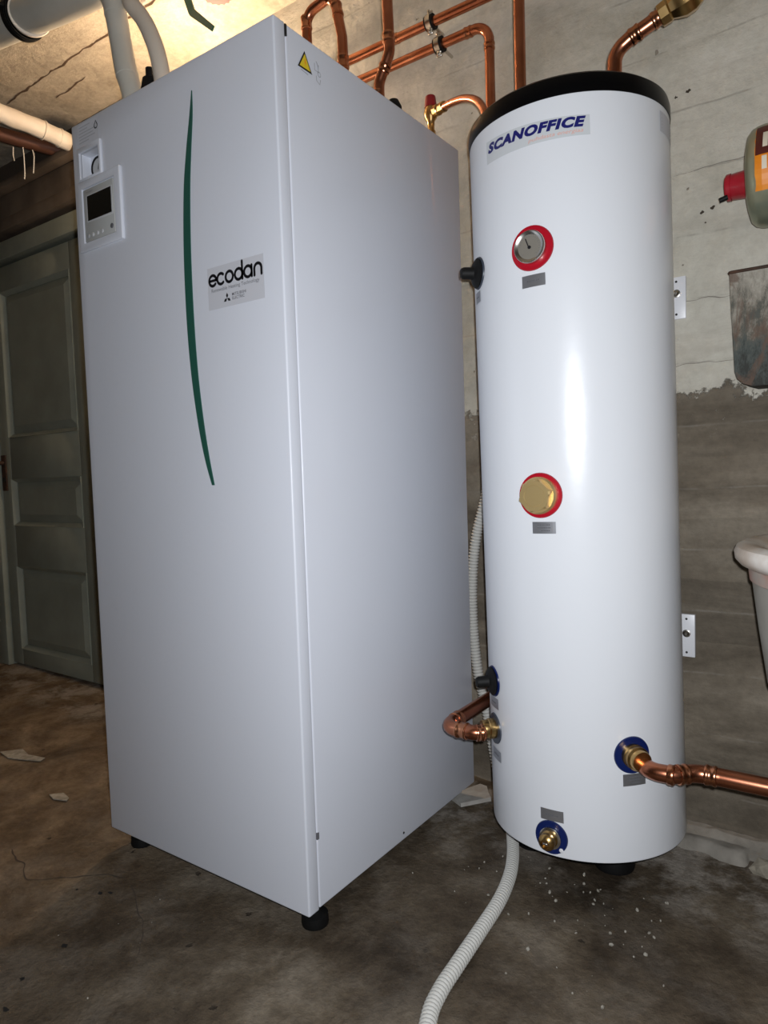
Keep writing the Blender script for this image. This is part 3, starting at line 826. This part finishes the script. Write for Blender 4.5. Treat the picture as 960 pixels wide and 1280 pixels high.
link('small_print', on_tank(merge2d([stroke2d([(ua(-10), 1.457 - i * .006), (ua(8), 1.457 - i * .006)], .0014, round_caps=False) for i in range(5)]), .001), 'print_faint', ty)

# ------------------------------------------------------------------ copper pipework
def pipe(name, pts, r, rad, label, fits=(), material='copper', cat='pipe', group=None, n=18):
    base = V(min(pts, key=lambda p: p[2]))
    t = thing(name, base, label, cat, group)
    P = fillet([V(p) - base for p in pts], rad)
    link('tube', tube(P, r, n), material, t)
    for at, d, w_ in fits:
        collar(t, V(at) - base, d, r * 1.07, w_)
    return t
TT = TZ2 - .002
# loop between two risers on the cabinet lid
ZL = Z1 + .001
pipe('copper_pipe', [(-.268, .40, ZL), (-.268, .40, 1.888), (-.186, .40, 1.902), (-.166, .40, 1.80), (-.164, .40, ZL)], .0115, .026,
     'short copper pipe loop rising from the lid nearest the warning triangle', [((-.268, .40, 1.868), (0, 0, 1), .03), ((-.1775, .40, 1.862), (.2, 0, -1), .03), ((-.1655, .40, 1.745), (0, 0, 1), .03)])
pipe('copper_pipe', [(-.05, .40, ZC - .005), (-.0405, .40, 1.722), (-.0705, .40, 1.668), (-.0705, .40, ZL)], .0115, .03,
     'copper pipe dropping from the ceiling with a small offset bend above the cabinet', [((-.0425, .40, 1.752), (0, 0, 1), .022), ((-.0725, .40, 1.642), (0, 0, 1), .022), ((-.0555, .40, 1.694), (.45, 0, .9), .018)])
PY = .675
p1 = pipe('copper_pipe', [(-.62, WY - .004, 1.941), (-.62, PY, 1.941), (.42, PY, 1.937), (.42, PY, ZC - .005)], .0115, .03,
     'upper of two parallel copper pipes clipped to the wall', [((-.21, PY, 1.9395), (1, 0, 0), .03)])
p2 = pipe('copper_pipe', [(-.56, WY - .004, 1.877), (-.56, PY, 1.877), (.0590, PY, 1.877), (.0610, PY, .012)], .0115, .034,
     'lower of two parallel copper pipes, turning down behind the tank', [((.005, PY, 1.877), (1, 0, 0), .02), ((.0590, PY, 1.825), (0, 0, 1), .018)])
pipe('copper_pipe', [(.203, .52, TT), (.203, .52, ZC - .005)], .0115, .03, 'straight vertical copper pipe rising from the tank lid to the ceiling')
t = pipe('copper_pipe', [(.400, .50, TT), (.402, .50, 1.606), (.432, .50, 1.622), (.60, .50, 1.678), (.75, .50, 1.70)], .0135, .03,
     'copper pipe bending off the right of the tank lid to a brass valve', [((.4405, .50, 1.625), (.16, 0, .055), .02), ((.482, .50, 1.639), (.16, 0, .055), .024)])
vd = V((.168, 0, .056)); vat = V((.525, .50, 1.653)) - t.location
vb = link('brass_valve', lathe([(.0155, -.045), (.0195, -.043), (.0205, -.028), (.018, -.025), (.022, -.018), (.0285, -.004), (.0285, .012), (.022, .026), (.018, .030), (.0205, .033), (.0205, .048), (.0155, .050)], 8, mtx=frame_to(vd, vat)), 'brass', t)
link('knob', lathe([(.006, .02), (.006, .034), (.016, .036), (.017, .050), (.014, .053)], 24, mtx=frame_to((-.35, -.25, 1), vat + V((-.02, 0, .0)))), 'insul_grey', vb)
# inlet pipe on the left of the tank
pipe('copper_pipe', [(.172, .351, .303), (.157, .337, .303), (.098, .337, .303), (.088, .36, .303), (.088, WY - .004, .303)], .0150, [0, .02, .03, .02, 0],
     'copper pipe leaving the left side of the tank low down towards the wall', [((.128, .337, .303), (1, 0, 0), .026), ((.1645, .3435, .303), (1, .9, 0), .018), ((.0885, .385, .303), (0, 1, 0), .022)])
# outlet pipe on the right
pipe('copper_pipe', [(.481, .357, .301), (.4975, .3405, .301), (.532, .343, .301), (.562, .372, .301), (.60, .375, .301), (X1 - .01, .378, .301)], .0152, [0, .03, .03, .03, .03, 0],
     'thick copper pipe running right from the blue outlet of the tank', [((.544, .3545, .301), (1, .97, 0), .02), ((.5855, .374, .301), (1, .03, 0), .02), ((.529, .3425, .301), (1, .05, 0), .012)])

# pipe clips
def pipe_clip(x, z, label):
    t = thing('pipe_clip', (x, WY, z), label, 'pipe clip', 'pipe clips on the two parallel pipes')
    ly = PY - WY
    ax = frame_to((1, 0, 0), (0, ly, 0))
    link('rubber_lining', lathe([(.0118, -.011), (.0178, -.011), (.0178, .011), (.0118, .011), (.0118, -.011)], 28, mtx=ax), 'rubber', t)
    link('band', lathe([(.0178, -.0065), (.0196, -.0065), (.0196, .0065), (.0178, .0065), (.0178, -.0065)], 28, mtx=ax), 'steel', t)
    link('ear', box(-.007, .007, ly - .003, ly + .003, .018, .028, .001, 1), 'steel', t)
    link('ear', box(-.007, .007, ly - .003, ly + .003, -.028, -.018, .001, 1), 'steel', t)
    link('rod', tube([(0, ly + .018, 0), (0, 0.002, 0)], .004, 12), 'steel', t)
    for s in (1, -1):
        link('screw', lathe([(.0038, 0), (.0038, .006), (.002, .008)], 10, mtx=frame_to((-.2, -1, s * .3), (0, ly - .002, s * .0235))), 'steel', t)
    return t
pipe_clip(-.0995, 1.939, 'rubber-lined steel clip around the upper parallel copper pipe')
pipe_clip(-.0760, 1.877, 'rubber-lined steel clip around the lower parallel copper pipe')

# safety valve between cabinet and tank
sv = thing('safety_valve', (-.092, .64, 1.62), 'small brass safety valve with a dark red cap behind the cabinet', 'valve')
o_ = sv.location
svp = spline([(-.080, .64, 1.703), (-.043, .62, 1.695), (.004, .59, 1.681), (.047, .565, 1.665), (.087, .54, 1.639), (.114, .52, 1.608), (.129, .505, 1.575), (.133, .503, TT)], 6)
link('discharge_pipe', tube([V(p) - o_ for p in svp], .0085, 14), 'copper', sv)
dirv = V((-.037, .02, .008)).normalized()
link('coupling', lathe([(.0095, -.022), (.0125, -.020), (.0125, -.008), (.0105, -.006), (.0105, .004), (.0135, .006), (.0135, .02), (.010, .022)], 8, mtx=frame_to(dirv, V((-.050, .624, 1.697)) - o_)), 'brass', sv)
link('body', lathe([(.010, -.075), (.011, -.072), (.011, -.045), (.008, -.040), (.009, -.02), (.0150, -.012), (.0160, .004), (.0135, .010), (.0130, .014)], 24, mtx=Matrix.Translation(V((-.0870, .643, 1.706)) - o_)), 'brass', sv)
link('cap', lathe([(.0150, .013), (.0148, .018), (.0125, .038), (.010, .040)], 12, mtx=Matrix.Translation(V((-.0870, .643, 1.706)) - o_)), 'safety_red', sv)

# ------------------------------------------------------------------ white drain hose
hp_ = [(.13, .709, 1.05), (.045, .703, .90), (.022, .665, .748), (.003, .655, .665), (-.008, .650, .566), (-.010, .650, .445), (.001, .650, .324), (.022, .650, .236), (.045, .645, .12), (.075, .625, .035), (.115, .575, .0155),
       (.163, .486, .0145), (.196, .415, .0145), (.218, .350, .0145), (.234, .270, .0145), (.243, .170, .0145), (.250, .080, .0145), (.256, .015, .0145), (.272, -.045, .0145), (.33, -.16, .0145), (.45, -.30, .0145)]
dense = spline(hp_, 60)
acc = 0; L_ = [0]
for a, b in zip(dense, dense[1:]): acc += (V(a) - V(b)).length; L_.append(acc)
pitch = .0078; npts = int(acc / pitch * 4); path = []; rr = []
k = 0
for i in range(npts):
    s = acc * i / (npts - 1)
    while k < len(L_) - 2 and L_[k + 1] < s: k += 1
    f = (s - L_[k]) / max(1e-9, L_[k + 1] - L_[k])
    path.append(V(dense[k]).lerp(V(dense[k + 1]), f)); rr.append(.0120 + .0017 * (.9, .6, -1.6, .6)[i % 4])
hb = V((.163, .486, 0))
dh = link('drain_hose', tube([p - hb for p in path], rr, 12), 'hose_white', smooth=True); dh.location = hb
tag(dh, 'white corrugated plastic drain hose snaking from behind the tank over the floor', 'hose')

# ------------------------------------------------------------------ upper left: insulated pipes and valves
ib = thing('insulated_pipe', (-.505, .10, ZL), 'grey insulated refrigerant pipe coming from the left and bending into the cabinet lid', 'pipe')
o_ = ib.location
pp = [(-.505, .10, ZL, .0225), (-.516, .10, 1.669, .0225), (-.532, .10, 1.72, .024), (-.544, .10, 1.777, .0235), (-.556, .10, 1.84, .0235), (-.567, .10, 1.885, .025), (-.592, .10, 1.927, .030), (-.643, .10, 1.945, .041), (-.73, .10, 1.960, .043), (-.824, .10, 1.974, .043), (-1.051, .10, 2.016, .044), (-1.4, .10, 2.07, .044)]
sp2 = spline(pp, 8)
link('sleeve', tube([V(p[:3]) - o_ for p in sp2], [p[3] for p in sp2], 24), 'insul_grey', ib)
for x, z, rr_ in ((-.5295, 1.712, .0247), (-.559, 1.852, .0245)):
    link('tape_joint', lathe([(rr_ - .003, -.004), (rr_, -.002), (rr_, .002), (rr_ - .003, .004)], 20, mtx=frame_to((-.2, 0, 1), V((x, .10, z)) - o_)), 'insul_grey', ib)
ic = thing('insulated_pipe', (-.405, .10, ZL), 'smooth beige insulated pipe curving down into the cabinet lid', 'pipe')
o_ = ic.location
sp3 = spline([(-.405, .10, ZL), (-.4135, .10, 1.672), (-.424, .10, 1.72), (-.442, .10, 1.765), (-.468, .10, 1.81), (-.505, .10, 1.856), (-.555, .15, 1.912), (-.61, .21, 1.98), (-.65, .25, 2.08), (-.66, .26, 2.205)], 8)
link('sleeve', tube([V(p) - o_ for p in sp3], .0175, 20), 'insul_beige', ic)
pc = thing('pipe_hanger', (-.937, .10, 2.215), 'black rubber-lined hanger holding the grey insulated pipe under the ceiling', 'pipe clip')
o_ = pc.location; axd = V((-.227, 0, .045)).normalized(); ctr = V((-.937, .10, 1.995)) - o_
mm = frame_to(axd, ctr)
link('rubber_lining', lathe([(.0445, -.013), (.051, -.013), (.051, .013), (.0445, .013), (.0445, -.013)], 40, mtx=mm), 'rubber', pc)
link('band', lathe([(.051, -.008), (.053, -.008), (.053, .008), (.051, .008), (.051, -.008)], 40, mtx=mm), 'rubber', pc)
link('rod', tube([ctr + V((0, 0, .055)), V((0, 0, -.001))], .005, 12), 'steel', pc)
link('screw_ear', box(-.012, .012, -.068, -.05, -.006, .006, .002, 1), 'rubber', pc).location = ctr
link('sleeve_end', lathe([(.040, -.004), (.0490, -.004), (.0500, 0), (.0490, .004), (.040, .004)], 40, mtx=frame_to(V((.227, -.10, -.045)), V((-.905, .10, 1.989)) - ib.location)), 'insul_white', ib)

bv = thing('ball_valve', (-.56, .30, 2.0), 'dark green lever of a ball valve hanging below the ceiling', 'valve')
o_ = bv.location
link('body', lathe([(.014, -.045), (.018, -.043), (.018, -.028), (.023, -.02), (.023, .02), (.018, .028), (.018, .043), (.014, .045)], 8, mtx=frame_to((.25, .97, 0), (-.015, 0, .055))), 'brass', bv)
link('tube', tube([(-.015, 0, .06), (-.015, 0, .215)], .0115, 16), 'copper', bv)
lp = [V((-.012, -.002, .030)), V((.006, 0, -.016)), V((.018, 0, -.049)), V((.099, -.01, -.122))]
lp = fillet(lp, .02)
def flatbar(P, w, t):
    vs, fs = [], []
    for i, p in enumerate(P):
        tn = (P[min(i + 1, len(P) - 1)] - P[max(i - 1, 0)]).normalized(); up = V((0, -1, 0)); sd = tn.cross(up).normalized(); up = sd.cross(tn)
        ww = w * (1 if i < len(P) - 1 else .7)
        vs += [p + sd * ww / 2 + up * t / 2, p - sd * ww / 2 + up * t / 2, p - sd * ww / 2 - up * t / 2, p + sd * ww / 2 - up * t / 2]
        if i:
            a = 4 * (i - 1)
            for k in range(4): fs.append((a + k, a + (k + 1) % 4, a + 4 + (k + 1) % 4, a + 4 + k))
    fs += [(0, 1, 2, 3), tuple(len(vs) - 4 + k for k in (3, 2, 1, 0))]
    return fixed(mesh(vs, fs))
link('lever', flatbar(lp, .018, .006), 'valve_green', bv)
hw = thing('stop_valve', (-.455, .30, 1.980), 'rusty red serrated handwheel of a stop valve just under the ceiling', 'valve')
teeth = []
for i in range(36):
    a = 2 * PI * i / 36; r_ = .040 if i % 2 else .036; teeth.append((r_ * math.cos(a), r_ * math.sin(a)))
vs, fs = solid2d(teeth, .016)
link('handwheel', fixed(mesh([(u, v, -.022 + t_) for u, v, t_ in vs], fs)), 'wheel_red', hw)
link('spindle', tube([(0, 0, -.006), (0, 0, .05)], .007, 12), 'brass', hw)
link('body', lathe([(.016, .04), (.021, .044), (.021, .075), (.016, .08)], 8), 'brass', hw)
link('tube', tube([(0, 0, .07), (0, 0, .235)], .0115, 16), 'copper', hw)

# old pipes running to the back wall over the door
op = [(-2.32, -.55, 2.203), (-1.839, .487, 2.122), (-1.737, .70, 2.097), (-1.725, WY - .005, 2.094)]
rp_ = thing('old_pipe', op[-1], 'old brown copper pipe running to the wall above the door', 'pipe')
link('tube', tube([V(p) - rp_.location for p in op], .026, 18), 'copper_old', rp_)
wp_ = [(-1.882, -.127, 2.109), (-1.709, .317, 2.123), (-1.675, .452, 2.114), (-1.656, .549, 2.104), (-1.649, .645, 2.092), (-1.645, WY - .004, 2.085)]
wp = thing('wrapped_pipe', wp_[-1], 'white wrapped insulation pipe running alongside the old brown pipe', 'pipe')
sw = spline(wp_, 8)
link('wrapping', tube([V(p) - wp.location for p in sw], [.031 + .0012 * math.sin(i * .9) for i in range(len(sw))], 18), 'insul_white', wp)
for y, x, z in ((.549, -1.656, 2.104), (.607, -1.6525, 2.0975)):
    link('wrap_edge', lathe([(.030, -.004), (.0345, -.002), (.0345, .002), (.030, .004)], 20, mtx=frame_to((.1, 1, -.1), V((x, y, z)) - wp.location)), 'insul_white', wp)
for pts_, lab in (([(-1.800, .548, 2.085), (-1.80, .55, 2.05), (-1.81, .555, 2.00), (-1.815, .555, 1.975)], 'longest of three bare white wires hanging from the old brown pipe'),
                  ([(-1.835, .53, 2.09), (-1.838, .53, 2.06), (-1.832, .53, 2.04)], 'leftmost short white wire under the old brown pipe'),
                  ([(-1.783, .575, 2.080), (-1.775, .575, 2.055), (-1.79, .58, 2.02), (-1.795, .58, 2.00)], 'rightmost bent white wire under the old brown pipe')):
    wv = link('hanging_wire', tube([V(p) - V(pts_[0]) for p in spline(pts_, 6)], .0022, 8), 'wire_white'); wv.location = pts_[0]
    tag(wv, lab, 'wire', 'bare wires under the old pipe')

# lamp on the back wall, hidden by the cabinet
lm = thing('wall_lamp', (-.86, WY, 1.86), 'bare warm bulb on a small wall fitting behind the cabinet top', 'lamp')
link('base', lathe([(.045, 0), (.045, .012), (.03, .018), (.022, .02), (.020, .05)], 28, mtx=frame_to((0, -1, 0), (0, 0, 0))), 'lamp_base', lm)
link('bulb', lathe([(.012, .048), (.016, .055), (.026, .072), (.030, .088), (.027, .102), (.016, .114), (.003, .118)], 28, mtx=frame_to((0, -1, 0), (0, 0, 0))), 'bulb', lm)

# ------------------------------------------------------------------ on the wall to the right
for (xr, z0, z1, zb, xb, lab) in ((.4775, 1.138, 1.227, 1.192, .4585, 'upper white steel wall plate with one bolt, right of the tank'), (.4915, .406, .500, .458, .4745, 'lower white steel wall plate with one bolt, right of the tank')):
    t = thing('wall_plate', (xr - .024, WY - .004, (z0 + z1) / 2), lab, 'bracket', 'white wall plates behind the tank')
    h_ = (z1 - z0) / 2
    link('plate', box(-.024, .024, -.004, .008, -h_, h_, .0012, 2), 'plate_white', t)
    link('bolt', lathe([(.0085, 0), (.0085, .001), (.0062, .0015), (.0060, .004), (.003, .0065)], 16, mtx=frame_to((0, -1, 0), (xb - xr + .024, -.004, zb - (z0 + z1) / 2))), 'steel', t)
    for s in (1, -1):
        link('hole', lathe([(.0025, 0), (.0025, .0006)], 12, mtx=frame_to((0, -1, 0), (xb - xr + .024, -.004, s * (h_ - .010)))), 'dark_line', t)
# canister
cn = thing('canister', (.613, .640, 1.360), 'old green metal canister with red cap and torn orange label, lying sideways against the wall', 'canister')
mx = frame_to((1, 0, 0), (0, 0, 0))
link('body', lathe([(.030, -.004), (.064, -.003), (.079, .001), (.0855, .007), (.0890, .016), (.0905, .027), (.0915, .22), (.088, .235), (.07, .245), (.03, .25)], 56, mtx=mx), 'canister_green', cn)
cp_ = link('cap', lathe([(.016, -.046), (.021, -.046), (.0235, -.042), (.026, -.010), (.0265, -.002)], 28, mtx=mx @ Matrix.Translation((.012, 0, 0))), 'cap_red', cn)
link('cap_lip', lathe([(.0235, -.043), (.0250, -.043), (.0255, -.036), (.0240, -.036)], 28, mtx=mx @ Matrix.Translation((.012, 0, 0))), 'cap_red', cp_)
link('nozzle', tube([(-.040, -.005, -.022), (-.054, -.007, -.026)], .005, 10), 'rubber', cp_)
def can_r(x):
    return .0890 + (x - .016) / .011 * .0015 if x < .027 else .0905 + (x - .027) / .193 * .001
def on_can(x0, x1, a0, a1, d, m, parent, n=14, jag=0):
    vs, fs = [], []
    for i in range(n + 1):
        a = math.radians(a0 + (a1 - a0) * i / n)
        for x, R_ in ((x0 + jag * abs(nz(i, 0, 0, 1.7)), can_r(x0) + d + .0004), (max(x0 + .008, .0275), can_r(max(x0 + .008, .0275)) + d + .0004), (x1, can_r(x1) + d)): vs.append((x, -R_ * math.cos(a), R_ * math.sin(a)))
        if i: fs += [(3 * i - 3, 3 * i - 2, 3 * i + 1, 3 * i), (3 * i - 2, 3 * i - 1, 3 * i + 2, 3 * i + 1)]
    return link('paper_label', mesh(vs, fs), m, parent)
lb_ = on_can(.016, .20, -32, 48, .0008, 'label_orange', cn, jag=.004)
on_can(.0175, .20, 6, 48, .0012, 'label_brown', cn)
for x0, x1, a0, a1 in ((.028, .034, -10, 4), (.029, .036, 14, 34), (.046, .065, -22, 0), (.048, .065, 14, 24)):
    on_can(x0, x1, a0, a1, .0016, 'label_cream', cn, n=6)
link('wall_strap', box(.10, .125, -.02, .075, -.0945, -.0918), 'rust', cn)
# flaky painted tin holder
tb = thing('tin_holder', (.574, WY, .975), 'rusty tin wall holder with flaking pale paint under the green canister', 'holder')
ol = [(0, .222), (.0, .03), (.004, .016), (.014, .006), (.030, 0), (.26, 0), (.272, .01), (.275, .03), (.275, .222)]
ol = [(x + .010 * (1 - z / .222), z) for x, z in ol]
vs, fs = solid2d(ol, .088)
sh = fixed(mesh([(u, -v_ - .002 if False else -t_ - .002, v) for (u, v, t_) in vs for v_ in (0,)], fs))
bm = bmesh.new(); bm.from_mesh(sh)
topf = [f for f in bm.faces if f.normal.z > .9 and f.calc_center_median().z > .2]
res = bmesh.ops.inset_region(bm, faces=topf, thickness=.004)
bmesh.ops.translate(bm, verts=list({v for f in topf for v in f.verts}), vec=(0, 0, -.09))
bmesh.ops.bevel(bm, geom=[e for e in bm.edges if len(e.link_faces) == 2 and .5 < e.calc_face_angle(0) < 2 and e.calc_length() > .02], offset=.002, segments=2, affect='EDGES')
link('shell', smooth_by_angle(from_bm(bm), 35), 'flaky_tin', tb)
link('rolled_edge', tube(fillet([(0.0, -.004, .222), (0.0, -.090, .222), (.275, -.090, .222), (.275, -.004, .222)], .004), .0032, 10), 'rust', tb)
# wash tub
tub = thing('wash_basin', (.882, .462, .35), 'old enamelled wash basin with a thick stained rim at the right edge', 'basin')
link('bowl', lathe([(.03, .0), (.10, .006), (.16, .028), (.198, .065), (.221, .11), (.234, .20), (.245, .290), (.247, .305), (.225, .305), (.205, .12), (.15, .045), (.02, .03)], 96), 'tub_body', tub)
link('stain_band', lathe([(.2440, .282), (.2475, .284), (.2500, .306), (.247, .310)], 96), 'tub_band', tub)
link('rim', lathe([(.226, .302), (.248, .304), (.262, .311), (.2695, .320), (.2710, .331), (.267, .340), (.256, .346), (.238, .344), (.226, .336), (.222, .322), (.226, .302)], 96), 'tub_rim', tub)
link('wall_bracket', box(-.12, .12, .215, .268, .10, .24, .01, 2), 'tub_body', tub)

# ------------------------------------------------------------------ floor debris
def blob(name, loc, sx, sy, sz, seed, material, label, cat, group=None, rz=0, sub_=2, rough=.35):
    bm = bmesh.new(); bmesh.ops.create_icosphere(bm, subdivisions=sub_, radius=1)
    for v in bm.verts:
        k = 1 + rough * noise.noise(v.co * 1.6 + V((seed, 0, 0))) + rough * .4 * noise.noise(v.co * 4 + V((0, seed, 0)))
        v.co = V((v.co.x * sx * k, v.co.y * sy * k, max(v.co.z, -.35) * sz * k))
    me = from_bm(bm)
    o = link(name, me, material); o.location = (loc[0], loc[1], floor_h(loc[0], loc[1]) + sz * .30); o.rotation_euler = (0, 0, rz)
    return tag(o, label, cat, group)
def flake(name, x, y, pts, t, material, label, cat, tilt=(0, 0), lift=.001):
    vs, fs = solid2d(pts, t)
    o = link(name, fixed(mesh(vs, fs)), material)
    o.location = (x, y, floor_h(x, y) + lift); o.rotation_euler = (tilt[0], tilt[1], 0)
    return tag(o, label, cat)
flake('tile_shard', -.010, .632, [(-.055, -.03), (-.005, -.058), (.048, .0), (.03, .022), (.012, .05), (-.01, .055)], .010, 'tile_chip', 'flat pale tile shard on the floor between cabinet and tank', 'rubble', (.03, -.05), .006)
flake('paint_flake', -.945, .077, [(-.035, -.012), (.0, -.02), (.04, -.006), (.03, .006), (-.01, .014)], .002, 'paint_flake', 'narrow white paint flake on the floor left of the cabinet', 'debris', lift=.003)
flake('paint_flake', -1.30, .17, [(-.10, -.03), (-.03, -.04), (.03, -.02), (.08, .0), (.07, .02), (.0, .006), (-.06, .02)], .002, 'paint_flake', 'larger torn pale flake on the floor nearer the door', 'debris', lift=.003)
def ledge_mesh():
    xs = [.34 + .0075 * i for i in range(100)]; ys = [.615 + .006 * j for j in range(21)]
    vs, fs = [], []
    for y in ys:
        for x in xs:
            e = .664 + .030 * nz(x, 0, 3, 9) + .016 * nz(x, y, 8, 30) + (.030 if x > .60 else 0) + max(0, (.42 - x)) * .5
            m_ = min(1, max(0, (y - e) / .018)); m_ = m_ * m_ * (3 - 2 * m_)
            top = .019 + .006 * nz(x, y, 5, 14) + .004 * nz(x, y, 2, 45) + (.014 if y > .712 else 0)
            vs.append((x - .60, y - WY, floor_h(x, y) * (1 - m_) + top * m_ - .004 * (1 - m_)))
    n = len(xs)
    for j in range(len(ys) - 1):
        for i in range(n - 1): fs.append((j * n + i, j * n + i + 1, (j + 1) * n + i + 1, (j + 1) * n + i))
    return mesh(vs, fs)
lg = link('mortar_ledge', ledge_mesh(), 'mortar', smooth=True); lg.location = (.60, WY, 0)
tag(lg, 'broken pale mortar ledge along the foot of the wall right of the tank', 'rubble')
blob('stone', (.632, .662), .024, .018, .022, 5, 'stone', 'brownish stone lying beside the mortar at the right edge', 'stone')
blob('mortar_lump', (.085, .672), .040, .030, .022, 21, 'mortar', 'mortar lump at the wall in the gap behind cabinet and tank', 'rubble', sub_=4, rough=.22)
random.seed(11)
bm = bmesh.new()
def crumbs(n, xr, yr, s0, s1):
    for _ in range(n):
        x = random.uniform(*xr); y = random.uniform(*yr); s = random.uniform(s0, s1) * random.uniform(.5, 1)
        m_ = Matrix.Translation((x, y, floor_h(x, y) + s * .35)) @ Euler((random.random() * 6, random.random() * 6, random.random() * 6)).to_matrix().to_4x4() @ Matrix.Diagonal((s, s * .8, s * .55, 1))
        bmesh.ops.create_icosphere(bm, subdivisions=1, radius=1, matrix=m_)
crumbs(46, (.26, .52), (.28, .46), .0012, .0055)
crumbs(14, (.0, .22), (.25, .48), .0012, .0042)
crumbs(12, (.25, .62), (-.02, .30), .001, .005)
crumbs(10, (-.6, -.1), (-.3, -.05), .001, .002)
cr = link('concrete_crumbs', from_bm(bm), 'paint_flake')
tag(cr, 'scattered pale concrete crumbs over the floor around the tank', 'debris', kind='stuff')
